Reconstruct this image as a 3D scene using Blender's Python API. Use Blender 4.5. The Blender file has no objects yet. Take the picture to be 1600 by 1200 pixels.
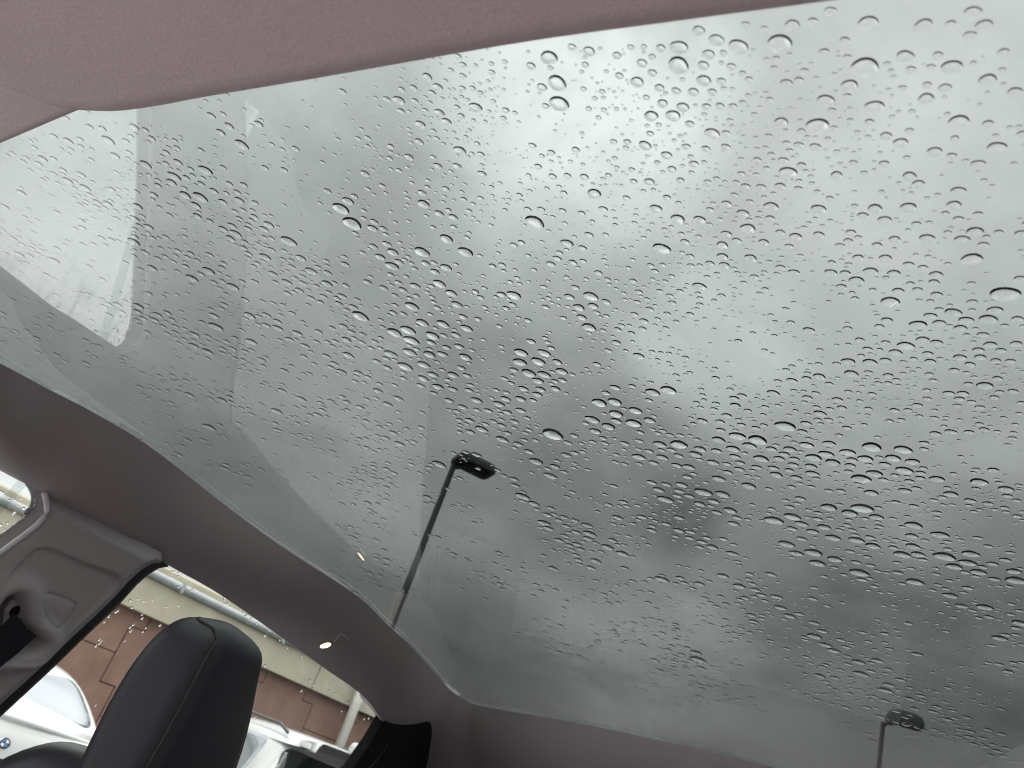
import bpy, bmesh, math, random
import numpy as np
from mathutils import Vector, Matrix
from mathutils.bvhtree import BVHTree

C = bpy.context.scene.collection
scene = bpy.context.scene
random.seed(7)
np.random.seed(7)

# ------------------------------------------------------------------ camera, sky, sun, exposure
EYE = Vector((0.0, 0.0, 1.40))
FPX = 1270.0                                   # focal length of the photograph in its own pixels (1600 wide)
ROT = np.array([[0.928376, 0.158054, -0.336358],
                [0.206870, 0.532108, 0.821015],
                [0.308744, -0.831793, 0.461300]])   # world axes (right, ahead, up) in camera axes
cam = bpy.data.cameras.new('camera')
cam_o = bpy.data.objects.new('camera', cam)
C.objects.link(cam_o)
cam.sensor_width = 36.0
cam.lens = FPX / 1600.0 * 36.0
cam.clip_start = 0.01
cam.clip_end = 3000.0
_m = Matrix([[ROT[i][0], -ROT[i][1], -ROT[i][2], EYE[i]] for i in range(3)] + [[0, 0, 0, 1]])
cam_o.matrix_world = _m
cam.dof.use_dof = True
cam.dof.focus_distance = 0.66
cam.dof.aperture_fstop = 17.0
scene.camera = cam_o

scene.render.engine = 'CYCLES'
scene.cycles.filter_width = 0.85
scene.cycles.use_denoising = True
scene.cycles.denoising_prefilter = 'ACCURATE'
scene.cycles.max_bounces = 12
scene.cycles.transparent_max_bounces = 40
scene.cycles.transmission_bounces = 12
scene.cycles.caustics_reflective = False
scene.cycles.caustics_refractive = False
scene.cycles.sample_clamp_indirect = 4.0
scene.view_settings.view_transform = 'Standard'
scene.view_settings.look = 'None'
scene.view_settings.gamma = 1.0
scene.view_settings.use_curve_mapping = False
scene.view_settings.exposure = 0.0


def ray(px, py):
    """direction through a pixel of the photograph"""
    return Vector(ROT @ np.array([px - 800.0, py - 600.0, FPX]))


world = bpy.data.worlds.new('World')
scene.world = world
world.use_nodes = True
nt = world.node_tree
nt.nodes.clear()
SKY_STRENGTH = 0.13
SUN_EL, SUN_ROT = math.radians(52), math.radians(215)


def build_world():
    N, L = nt.nodes, nt.links
    out = N.new('ShaderNodeOutputWorld')
    bg = N.new('ShaderNodeBackground')
    bg.inputs['Strength'].default_value = SKY_STRENGTH
    sky = N.new('ShaderNodeTexSky')
    sky.sky_type = 'NISHITA'
    sky.sun_disc = False
    sky.sun_elevation = SUN_EL
    sky.sun_rotation = SUN_ROT
    tc = N.new('ShaderNodeTexCoord')
    nrm = N.new('ShaderNodeVectorMath'); nrm.operation = 'NORMALIZE'
    L.new(tc.outputs['Generated'], nrm.inputs[0])
    sep = N.new('ShaderNodeSeparateXYZ')
    L.new(nrm.outputs[0], sep.inputs[0])

    def mth(op, a, b=None, clamp=False):
        n = N.new('ShaderNodeMath'); n.operation = op; n.use_clamp = clamp
        for i, v in enumerate((a, b)):
            if v is None: continue
            if isinstance(v, (int, float)): n.inputs[i].default_value = v
            else: L.new(v, n.inputs[i])
        return n.outputs[0]
    zc = mth('MAXIMUM', mth('ADD', mth('ABSOLUTE', sep.outputs['Z']), 0.22), 0.05)
    px = mth('DIVIDE', sep.outputs['X'], zc)
    py = mth('DIVIDE', sep.outputs['Y'], zc)
    cmb = N.new('ShaderNodeCombineXYZ')
    L.new(px, cmb.inputs[0]); L.new(py, cmb.inputs[1])
    n1 = N.new('ShaderNodeTexNoise'); n1.inputs['Scale'].default_value = 1.9
    n1.inputs['Detail'].default_value = 7; n1.inputs['Roughness'].default_value = 0.56
    n1.inputs['Distortion'].default_value = 0.35
    L.new(cmb.outputs[0], n1.inputs['Vector'])
    n2 = N.new('ShaderNodeTexNoise'); n2.inputs['Scale'].default_value = 0.7
    n2.inputs['Detail'].default_value = 3
    L.new(cmb.outputs[0], n2.inputs['Vector'])
    d = mth('ADD', mth('MULTIPLY', mth('SUBTRACT', n1.outputs['Fac'], 0.5), 0.95),
            mth('MULTIPLY', mth('SUBTRACT', n2.outputs['Fac'], 0.5), 0.6))
    dens = mth('ADD', d, 0.80)
    # thicker and thinner banks of the cloud deck, ragged by the same noise
    bank = None
    for (x, y, r, amt) in CLOUD_BANKS:
        v = ray(x, y).normalized()
        dot = N.new('ShaderNodeVectorMath'); dot.operation = 'DOT_PRODUCT'
        L.new(nrm.outputs[0], dot.inputs[0]); dot.inputs[1].default_value = v
        mr = N.new('ShaderNodeMapRange'); mr.interpolation_type = 'SMOOTHERSTEP'
        mr.inputs['From Min'].default_value = math.cos(r); mr.inputs['From Max'].default_value = 1.0
        mr.inputs['To Min'].default_value = 0.0; mr.inputs['To Max'].default_value = amt
        L.new(dot.outputs['Value'], mr.inputs['Value'])
        bank = mr.outputs[0] if bank is None else mth('ADD', bank, mr.outputs[0])
    n3 = N.new('ShaderNodeTexNoise'); n3.inputs['Scale'].default_value = 3.6
    n3.inputs['Detail'].default_value = 8; n3.inputs['Roughness'].default_value = 0.6; n3.inputs['Distortion'].default_value = 0.6
    L.new(cmb.outputs[0], n3.inputs['Vector'])
    rag = mth('ADD', mth('MULTIPLY', mth('SUBTRACT', n3.outputs['Fac'], 0.5), 2.3), 1.0)
    dens = mth('ADD', dens, mth('MULTIPLY', bank, rag))
    dens = mth('ADD', dens, mth('MULTIPLY', mth('SUBTRACT', n3.outputs['Fac'], 0.5), 0.32))
    # an overcast sky is darker towards the horizon
    hz = N.new('ShaderNodeMapRange')
    hz.inputs['From Min'].default_value = 0.0; hz.inputs['From Max'].default_value = 0.75
    hz.inputs['To Min'].default_value = 0.22; hz.inputs['To Max'].default_value = 1.0
    L.new(sep.outputs['Z'], hz.inputs['Value'])
    val = mth('MULTIPLY', mth('MAXIMUM', dens, 0.2), hz.outputs[0])
    val = mth('MULTIPLY', val, CLOUD_LEVEL)
    cl = N.new('ShaderNodeMix'); cl.data_type = 'RGBA'; cl.blend_type = 'MULTIPLY'
    cl.inputs['Factor'].default_value = 1.0
    L.new(val, cl.inputs['A'])
    cl.inputs['B'].default_value = (0.985, 0.992, 1.0, 1)
    mix = N.new('ShaderNodeMix'); mix.data_type = 'RGBA'
    mix.inputs['Factor'].default_value = 0.94
    L.new(sky.outputs[0], mix.inputs['A'])
    L.new(cl.outputs['Result'], mix.inputs['B'])
    L.new(mix.outputs['Result'], bg.inputs['Color'])
    L.new(bg.outputs[0], out.inputs['Surface'])


CLOUD_LEVEL = 29.5
CLOUD_BANKS = [(905, 175, 0.22, 0.34), (1540, 60, 0.26, -0.06), (740, 640, 0.15, -0.18), (960, 770, 0.17, -0.22), (1190, 880, 0.18, -0.22),
               (1420, 960, 0.21, -0.18), (1640, 1040, 0.22, -0.17), (1120, 560, 0.14, 0.14), (1010, 1010, 0.16, 0.30), (1350, 800, 0.10, 0.08), (820, 960, 0.08, 0.10)]
build_world()

sun = bpy.data.lights.new('sun', 'SUN')
sun.energy = 0.8
sun.angle = math.radians(25)
sun.color = (1.0, 0.97, 0.93)
sun_o = bpy.data.objects.new('sun', sun)
C.objects.link(sun_o)
_sd = Vector((math.sin(SUN_ROT) * math.cos(SUN_EL), math.cos(SUN_ROT) * math.cos(SUN_EL), math.sin(SUN_EL)))
sun_o.rotation_euler = _sd.to_track_quat('Z', 'Y').to_euler()

# ------------------------------------------------------------------ helpers


def tag(o, label=None, cat=None, group=None, kind=None):
    if label: o['label'] = label
    if cat: o['category'] = cat
    if group: o['group'] = group
    if kind: o['kind'] = kind
    return o


def empty(name, loc=(0, 0, 0), rz=0.0, **k):
    o = bpy.data.objects.new(name, None)
    C.objects.link(o)
    o.location = loc
    o.rotation_euler = (0, 0, rz)
    o.empty_display_size = 0.1
    return tag(o, **k)


def link(name, me, mat=None, parent=None, smooth=False):
    o = bpy.data.objects.new(name, me)
    C.objects.link(o)
    if mat: me.materials.append(mat)
    if parent: o.parent = parent
    if smooth:
        for p in me.polygons: p.use_smooth = True
    return o


def mesh(name, verts, faces, mat=None, parent=None, smooth=False, world=True):
    """verts are in world metres; a parent at an Empty is subtracted when world=True"""
    me = bpy.data.meshes.new(name)
    if parent is not None and world:
        inv = wm(parent).inverted()
        verts = [inv @ Vector(v) for v in verts]
    me.from_pydata([tuple(v) for v in verts], [], [tuple(f) for f in faces])
    me.validate()
    bm = bmesh.new(); bm.from_mesh(me)
    bmesh.ops.recalc_face_normals(bm, faces=bm.faces)
    bm.to_mesh(me); bm.free()
    return link(name, me, mat, parent, smooth)


def wm(o):
    m = Matrix.LocRotScale(o.location, o.rotation_euler, o.scale)
    return wm(o.parent) @ m if o.parent else m


def from_bm(name, bm, mat=None, parent=None, smooth=False):
    me = bpy.data.meshes.new(name)
    bmesh.ops.recalc_face_normals(bm, faces=bm.faces)
    bm.to_mesh(me); bm.free()
    return link(name, me, mat, parent, smooth)


def bevel(o, w, seg=2, angle=35):
    m = o.modifiers.new('bevel', 'BEVEL')
    m.width = w; m.segments = seg; m.limit_method = 'ANGLE'; m.angle_limit = math.radians(angle)
    return o


def subsurf(o, n=2):
    m = o.modifiers.new('subdivision', 'SUBSURF')
    m.levels = n; m.render_levels = n
    return o


def box(bm, x0, x1, y0, y1, z0, z1):
    vs = [bm.verts.new(p) for p in ((x0, y0, z0), (x1, y0, z0), (x1, y1, z0), (x0, y1, z0),
                                    (x0, y0, z1), (x1, y0, z1), (x1, y1, z1), (x0, y1, z1))]
    for f in ((0, 3, 2, 1), (4, 5, 6, 7), (0, 1, 5, 4), (1, 2, 6, 5), (2, 3, 7, 6), (3, 0, 4, 7)):
        bm.faces.new([vs[i] for i in f])


def box_obj(name, b, mat, parent=None, bev=0.0):
    bm = bmesh.new(); box(bm, *b)
    o = from_bm(name, bm, mat, parent)
    if bev: bevel(o, bev)
    return o


def tube(name, pts, r, mat, parent=None, seg=10):
    """round bar along points given in world metres"""
    pts = [Vector(p) for p in pts]
    vs, fs = [], []
    for i, p in enumerate(pts):
        t = (pts[min(i + 1, len(pts) - 1)] - pts[max(i - 1, 0)]).normalized()
        a = t.orthogonal().normalized() if abs(t.z) > 0.9 else t.cross(Vector((0, 0, 1))).normalized()
        b = t.cross(a).normalized()
        rr = r[i] if isinstance(r, (list, tuple)) else r
        for k in range(seg):
            w = 2 * math.pi * k / seg
            vs.append(p + a * (rr * math.cos(w)) + b * (rr * math.sin(w)))
    for i in range(len(pts) - 1):
        for k in range(seg):
            fs.append((i * seg + k, i * seg + (k + 1) % seg, (i + 1) * seg + (k + 1) % seg, (i + 1) * seg + k))
    fs.append(tuple(range(seg)))
    fs.append(tuple(range((len(pts) - 1) * seg, len(pts) * seg)))
    return mesh(name, vs, fs, mat, parent, smooth=False if seg < 6 else True)


def spline(P, n):
    """Catmull-Rom through the points, n samples (numpy)"""
    P = np.array(P, float)
    Q = np.vstack([2 * P[0] - P[1], P, 2 * P[-1] - P[-2]])
    out = []
    for s in np.linspace(0, len(P) - 1 - 1e-9, n):
        i = int(s); t = s - i
        p0, p1, p2, p3 = Q[i], Q[i + 1], Q[i + 2], Q[i + 3]
        out.append(0.5 * (2 * p1 + (p2 - p0) * t + (2 * p0 - 5 * p1 + 4 * p2 - p3) * t * t + (3 * p1 - p0 - 3 * p2 + p3) * t ** 3))
    return np.array(out)


def slab_poly(name, outer, normal, thick, mat, parent=None, bev=0.0):
    """a polygon (world points) given real thickness along -normal"""
    n = Vector(normal).normalized()
    k = len(outer)
    vs = [Vector(p) for p in outer] + [Vector(p) - n * thick for p in outer]
    fs = [tuple(range(k)), tuple(range(2 * k - 1, k - 1, -1))]
    fs += [(i, (i + 1) % k, k + (i + 1) % k, k + i) for i in range(k)]
    o = mesh(name, vs, fs, mat, parent)
    if bev: bevel(o, bev)
    return o


# ------------------------------------------------------------------ materials


def new_mat(name):
    m = bpy.data.materials.new(name)
    m.use_nodes = True
    return m, m.node_tree, m.node_tree.nodes['Principled BSDF']


def mat(name, col, rough=0.5, metal=0.0, spec=0.5, noise=None, bump=None, coat=0.0, sheen=0.0, var=0.15):
    m, t, b = new_mat(name)
    b.inputs['Base Color'].default_value = (*col, 1)
    b.inputs['Roughness'].default_value = rough
    b.inputs['Metallic'].default_value = metal
    b.inputs['Specular IOR Level'].default_value = spec
    b.inputs['Coat Weight'].default_value = coat
    b.inputs['Coat Roughness'].default_value = 0.05
    b.inputs['Sheen Weight'].default_value = sheen
    tc = t.nodes.new('ShaderNodeTexCoord')
    if noise:
        n = t.nodes.new('ShaderNodeTexNoise'); n.inputs['Scale'].default_value = noise
        n.inputs['Detail'].default_value = 6; n.inputs['Roughness'].default_value = 0.6
        t.links.new(tc.outputs['Object'], n.inputs['Vector'])
        r = t.nodes.new('ShaderNodeMapRange')
        r.inputs['From Min'].default_value = 0.25; r.inputs['From Max'].default_value = 0.75
        r.inputs['To Min'].default_value = 1 - var; r.inputs['To Max'].default_value = 1 + var
        t.links.new(n.outputs['Fac'], r.inputs['Value'])
        mx = t.nodes.new('ShaderNodeMix'); mx.data_type = 'RGBA'; mx.blend_type = 'MULTIPLY'
        mx.inputs['Factor'].default_value = 1.0
        mx.inputs['A'].default_value = (*col, 1)
        t.links.new(r.outputs[0], mx.inputs['B'])
        t.links.new(mx.outputs['Result'], b.inputs['Base Color'])
    if bump:
        sc, st, dist = bump
        n = t.nodes.new('ShaderNodeTexNoise'); n.inputs['Scale'].default_value = sc
        n.inputs['Detail'].default_value = 4
        t.links.new(tc.outputs['Object'], n.inputs['Vector'])
        bp = t.nodes.new('ShaderNodeBump'); bp.inputs['Strength'].default_value = st
        bp.inputs['Distance'].default_value = dist
        t.links.new(n.outputs['Fac'], bp.inputs['Height'])
        t.links.new(bp.outputs[0], b.inputs['Normal'])
    return m


def glass_mat(name, tint, path=True, tint2=None):
    """one face of a glass pane: tinted clear transmission plus Fresnel reflection"""
    m = bpy.data.materials.new(name); m.use_nodes = True
    t = m.node_tree; N, L = t.nodes, t.links
    N.clear()
    out = N.new('ShaderNodeOutputMaterial')
    geo = N.new('ShaderNodeNewGeometry')
    dot = N.new('ShaderNodeVectorMath'); dot.operation = 'DOT_PRODUCT'
    L.new(geo.outputs['Normal'], dot.inputs[0]); L.new(geo.outputs['Incoming'], dot.inputs[1])

    def mth(op, a, b=None):
        n = N.new('ShaderNodeMath'); n.operation = op
        for i, v in enumerate((a, b)):
            if v is None: continue
            if isinstance(v, (int, float)): n.inputs[i].default_value = v
            else: L.new(v, n.inputs[i])
        return n.outputs[0]
    c = mth('ABSOLUTE', dot.outputs['Value'])
    # exact unpolarised Fresnel for n = 1.52, the same from both sides of a thin pane
    s2 = mth('SUBTRACT', 1.0, mth('MULTIPLY', c, c))
    ct = mth('SQRT', mth('SUBTRACT', 1.0, mth('DIVIDE', s2, 1.52 * 1.52)))
    rs = mth('DIVIDE', mth('SUBTRACT', c, mth('MULTIPLY', ct, 1.52)), mth('ADD', c, mth('MULTIPLY', ct, 1.52)))
    rp = mth('DIVIDE', mth('SUBTRACT', ct, mth('MULTIPLY', c, 1.52)), mth('ADD', ct, mth('MULTIPLY', c, 1.52)))
    F = mth('MULTIPLY', mth('ADD', mth('MULTIPLY', rs, rs), mth('MULTIPLY', rp, rp)), 0.5)
    cols = []
    for v in tint:
        p = mth('POWER', v, mth('DIVIDE', 0.5, ct))       # half the pane's absorption at each face, longer at a slant
        cols.append(p)
    cc = N.new('ShaderNodeCombineColor')
    for i in range(3): L.new(cols[i], cc.inputs[i])
    tr = N.new('ShaderNodeBsdfTransparent'); L.new(cc.outputs[0], tr.inputs['Color'])
    gl = N.new('ShaderNodeBsdfGlossy'); gl.inputs['Roughness'].default_value = 0.0
    gl.inputs['Color'].default_value = (1, 1, 1, 1)
    mx = N.new('ShaderNodeMixShader')
    L.new(F, mx.inputs[0]); L.new(tr.outputs[0], mx.inputs[1]); L.new(gl.outputs[0], mx.inputs[2])
    L.new(mx.outputs[0], out.inputs['Surface'])
    return m


M = {}
M['overhead'] = mat('lit_lining_fabric', (0.75, 0.605, 0.62), 0.9, noise=620, var=0.10, bump=(1100, 0.5, 0.0008), sheen=0.15)  # paler, pinker copy of the headliner: bounced light put into its colour
M['headliner'] = mat('headliner_fabric', (0.41, 0.357, 0.364), 0.9, noise=520, var=0.12, bump=(900, 0.5, 0.0008), sheen=0.15)
M['trim'] = mat('grey_plastic', (0.42, 0.39, 0.39), 0.55, noise=600, var=0.10, bump=(1500, 0.3, 0.0005))
M['leather'] = mat('black_leather', (0.030, 0.030, 0.037), 0.40, spec=0.40, bump=(650, 0.28, 0.0007), noise=500, var=0.25)
M['stitch'] = mat('dark_piping', (0.035, 0.035, 0.04), 0.6)
M['rubber'] = mat('black_rubber', (0.018, 0.018, 0.02), 0.6)
M['seal'] = mat('grey_seal', (0.075, 0.08, 0.088), 0.5)
M['belt'] = mat('belt_webbing', (0.006, 0.006, 0.012), 0.8, bump=(700, 0.3, 0.0006))
M['black'] = mat('black_plastic', (0.008, 0.008, 0.009), 0.75, spec=0.2)
M['gap_shade'] = mat('roof_gap_shade', (0.045, 0.042, 0.042), 0.8)  # dark tone painted in for shade between lining and glass
M['pale'] = mat('pale_rim_highlight', (0.85, 0.84, 0.83), 0.4)  # bright rim on the pillar's rear edge, painted as a pale colour
M['carpet'] = mat('mauve_carpet', (0.60, 0.50, 0.505), 0.95, noise=40, var=0.15)  # kept light to bounce light up onto the overhead lining
M['roof_glass'] = glass_mat('tinted_roof_glass', (0.281, 0.299, 0.289))
M['side_glass'] = glass_mat('clear_side_glass', (0.84, 0.87, 0.85))
M['paint'] = mat('white_car_paint', (0.58, 0.58, 0.565), 0.25, coat=0.6)
M['car_glass'] = mat('car_window', (0.22, 0.24, 0.27), 0.06, spec=0.8, coat=0.5)
M['dark_glass'] = mat('dark_car_window', (0.012, 0.016, 0.016), 0.05, spec=0.6)
M['tyre'] = mat('tyre_rubber', (0.02, 0.02, 0.02), 0.8)
M['alloy'] = mat('wheel_alloy', (0.45, 0.45, 0.46), 0.3, metal=0.9)
M['red'] = mat('red_lamp', (0.35, 0.015, 0.015), 0.15)
M['chrome'] = mat('chrome', (0.55, 0.56, 0.58), 0.2, metal=1.0)
M['blue'] = mat('emblem_blue', (0.05, 0.20, 0.50), 0.2)
M['plate'] = mat('plate_white', (0.75, 0.72, 0.72), 0.4)
M['brown'] = mat('brown_precast', (0.265, 0.158, 0.122), 0.85, noise=2.6, var=0.22, bump=(30, 0.5, 0.01))
M['beige'] = mat('beige_concrete', (0.50, 0.455, 0.35), 0.85, noise=1.8, var=0.16, bump=(25, 0.4, 0.006))
M['pipe'] = mat('galvanised_pipe', (0.42, 0.44, 0.44), 0.45, metal=0.3, noise=5, var=0.15)
M['pole'] = mat('dark_pole_paint', (0.06, 0.063, 0.065), 0.5, noise=8, var=0.2)
M['white_post'] = mat('white_post_paint', (0.66, 0.64, 0.59), 0.5, noise=6, var=0.06)
m_, t_, b_ = new_mat('lamp_lens')
b_.inputs['Base Color'].default_value = (0.9, 0.8, 0.6, 1)
b_.inputs['Emission Color'].default_value = (1.0, 0.80, 0.48, 1)
b_.inputs['Emission Strength'].default_value = 4.5
M['lens'] = m_
m_, t_, b_ = new_mat('rain_water')
b_.inputs['Base Color'].default_value = (1, 1, 1, 1)
b_.inputs['Roughness'].default_value = 0.0
b_.inputs['IOR'].default_value = 1.333
b_.inputs['Transmission Weight'].default_value = 1.0
M['water'] = m_
# where a bead touches the glass there is no air film, so nothing is mirrored back inside it
m_ = bpy.data.materials.new('rain_contact'); m_.use_nodes = True
m_.node_tree.nodes.clear()
_o = m_.node_tree.nodes.new('ShaderNodeOutputMaterial'); _r = m_.node_tree.nodes.new('ShaderNodeBsdfRefraction')
_r.inputs['IOR'].default_value = 1.333; _r.inputs['Roughness'].default_value = 0.0
m_.node_tree.links.new(_r.outputs[0], _o.inputs['Surface'])
M['contact'] = m_
# wet pale concrete, streaks added for the reflection in the roof glass
m_, t_, b_ = new_mat('wet_concrete')
tc = t_.nodes.new('ShaderNodeTexCoord')
mp = t_.nodes.new('ShaderNodeMapping'); mp.vector_type = 'TEXTURE'; mp.inputs['Scale'].default_value = (1.0, 0.07, 1.0)
mp.inputs['Rotation'].default_value = (0, 0, math.radians(-38))
t_.links.new(tc.outputs['Object'], mp.inputs['Vector'])
na = t_.nodes.new('ShaderNodeTexNoise'); na.inputs['Scale'].default_value = 1.6; na.inputs['Detail'].default_value = 8
t_.links.new(mp.outputs[0], na.inputs['Vector'])
nb = t_.nodes.new('ShaderNodeTexNoise'); nb.inputs['Scale'].default_value = 0.6; nb.inputs['Detail'].default_value = 5
t_.links.new(tc.outputs['Object'], nb.inputs['Vector'])
ad = t_.nodes.new('ShaderNodeMath'); ad.operation = 'ADD'  # mean 1.0
t_.links.new(na.outputs['Fac'], ad.inputs[0]); t_.links.new(nb.outputs['Fac'], ad.inputs[1])
cr = t_.nodes.new('ShaderNodeValToRGB')
cr.color_ramp.elements[0].position = 0.80; cr.color_ramp.elements[0].color = (0.42, 0.42, 0.425, 1)
cr.color_ramp.elements[1].position = 1.0; cr.color_ramp.elements[1].color = (0.86, 0.86, 0.87, 1)
t_.links.new(ad.outputs[0], cr.inputs[0])
t_.links.new(cr.outputs[0], b_.inputs['Base Color'])
b_.inputs['Roughness'].default_value = 0.45
M['apron'] = m_
M['bay'] = mat('parking_bay_concrete', (0.13, 0.13, 0.128), 0.7, spec=0.15, noise=0.8, var=0.3)
M['ground'] = mat('wet_asphalt', (0.022, 0.0225, 0.023), 0.8, spec=0.03, noise=1.2, var=0.35, bump=(60, 0.4, 0.01))
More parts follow.
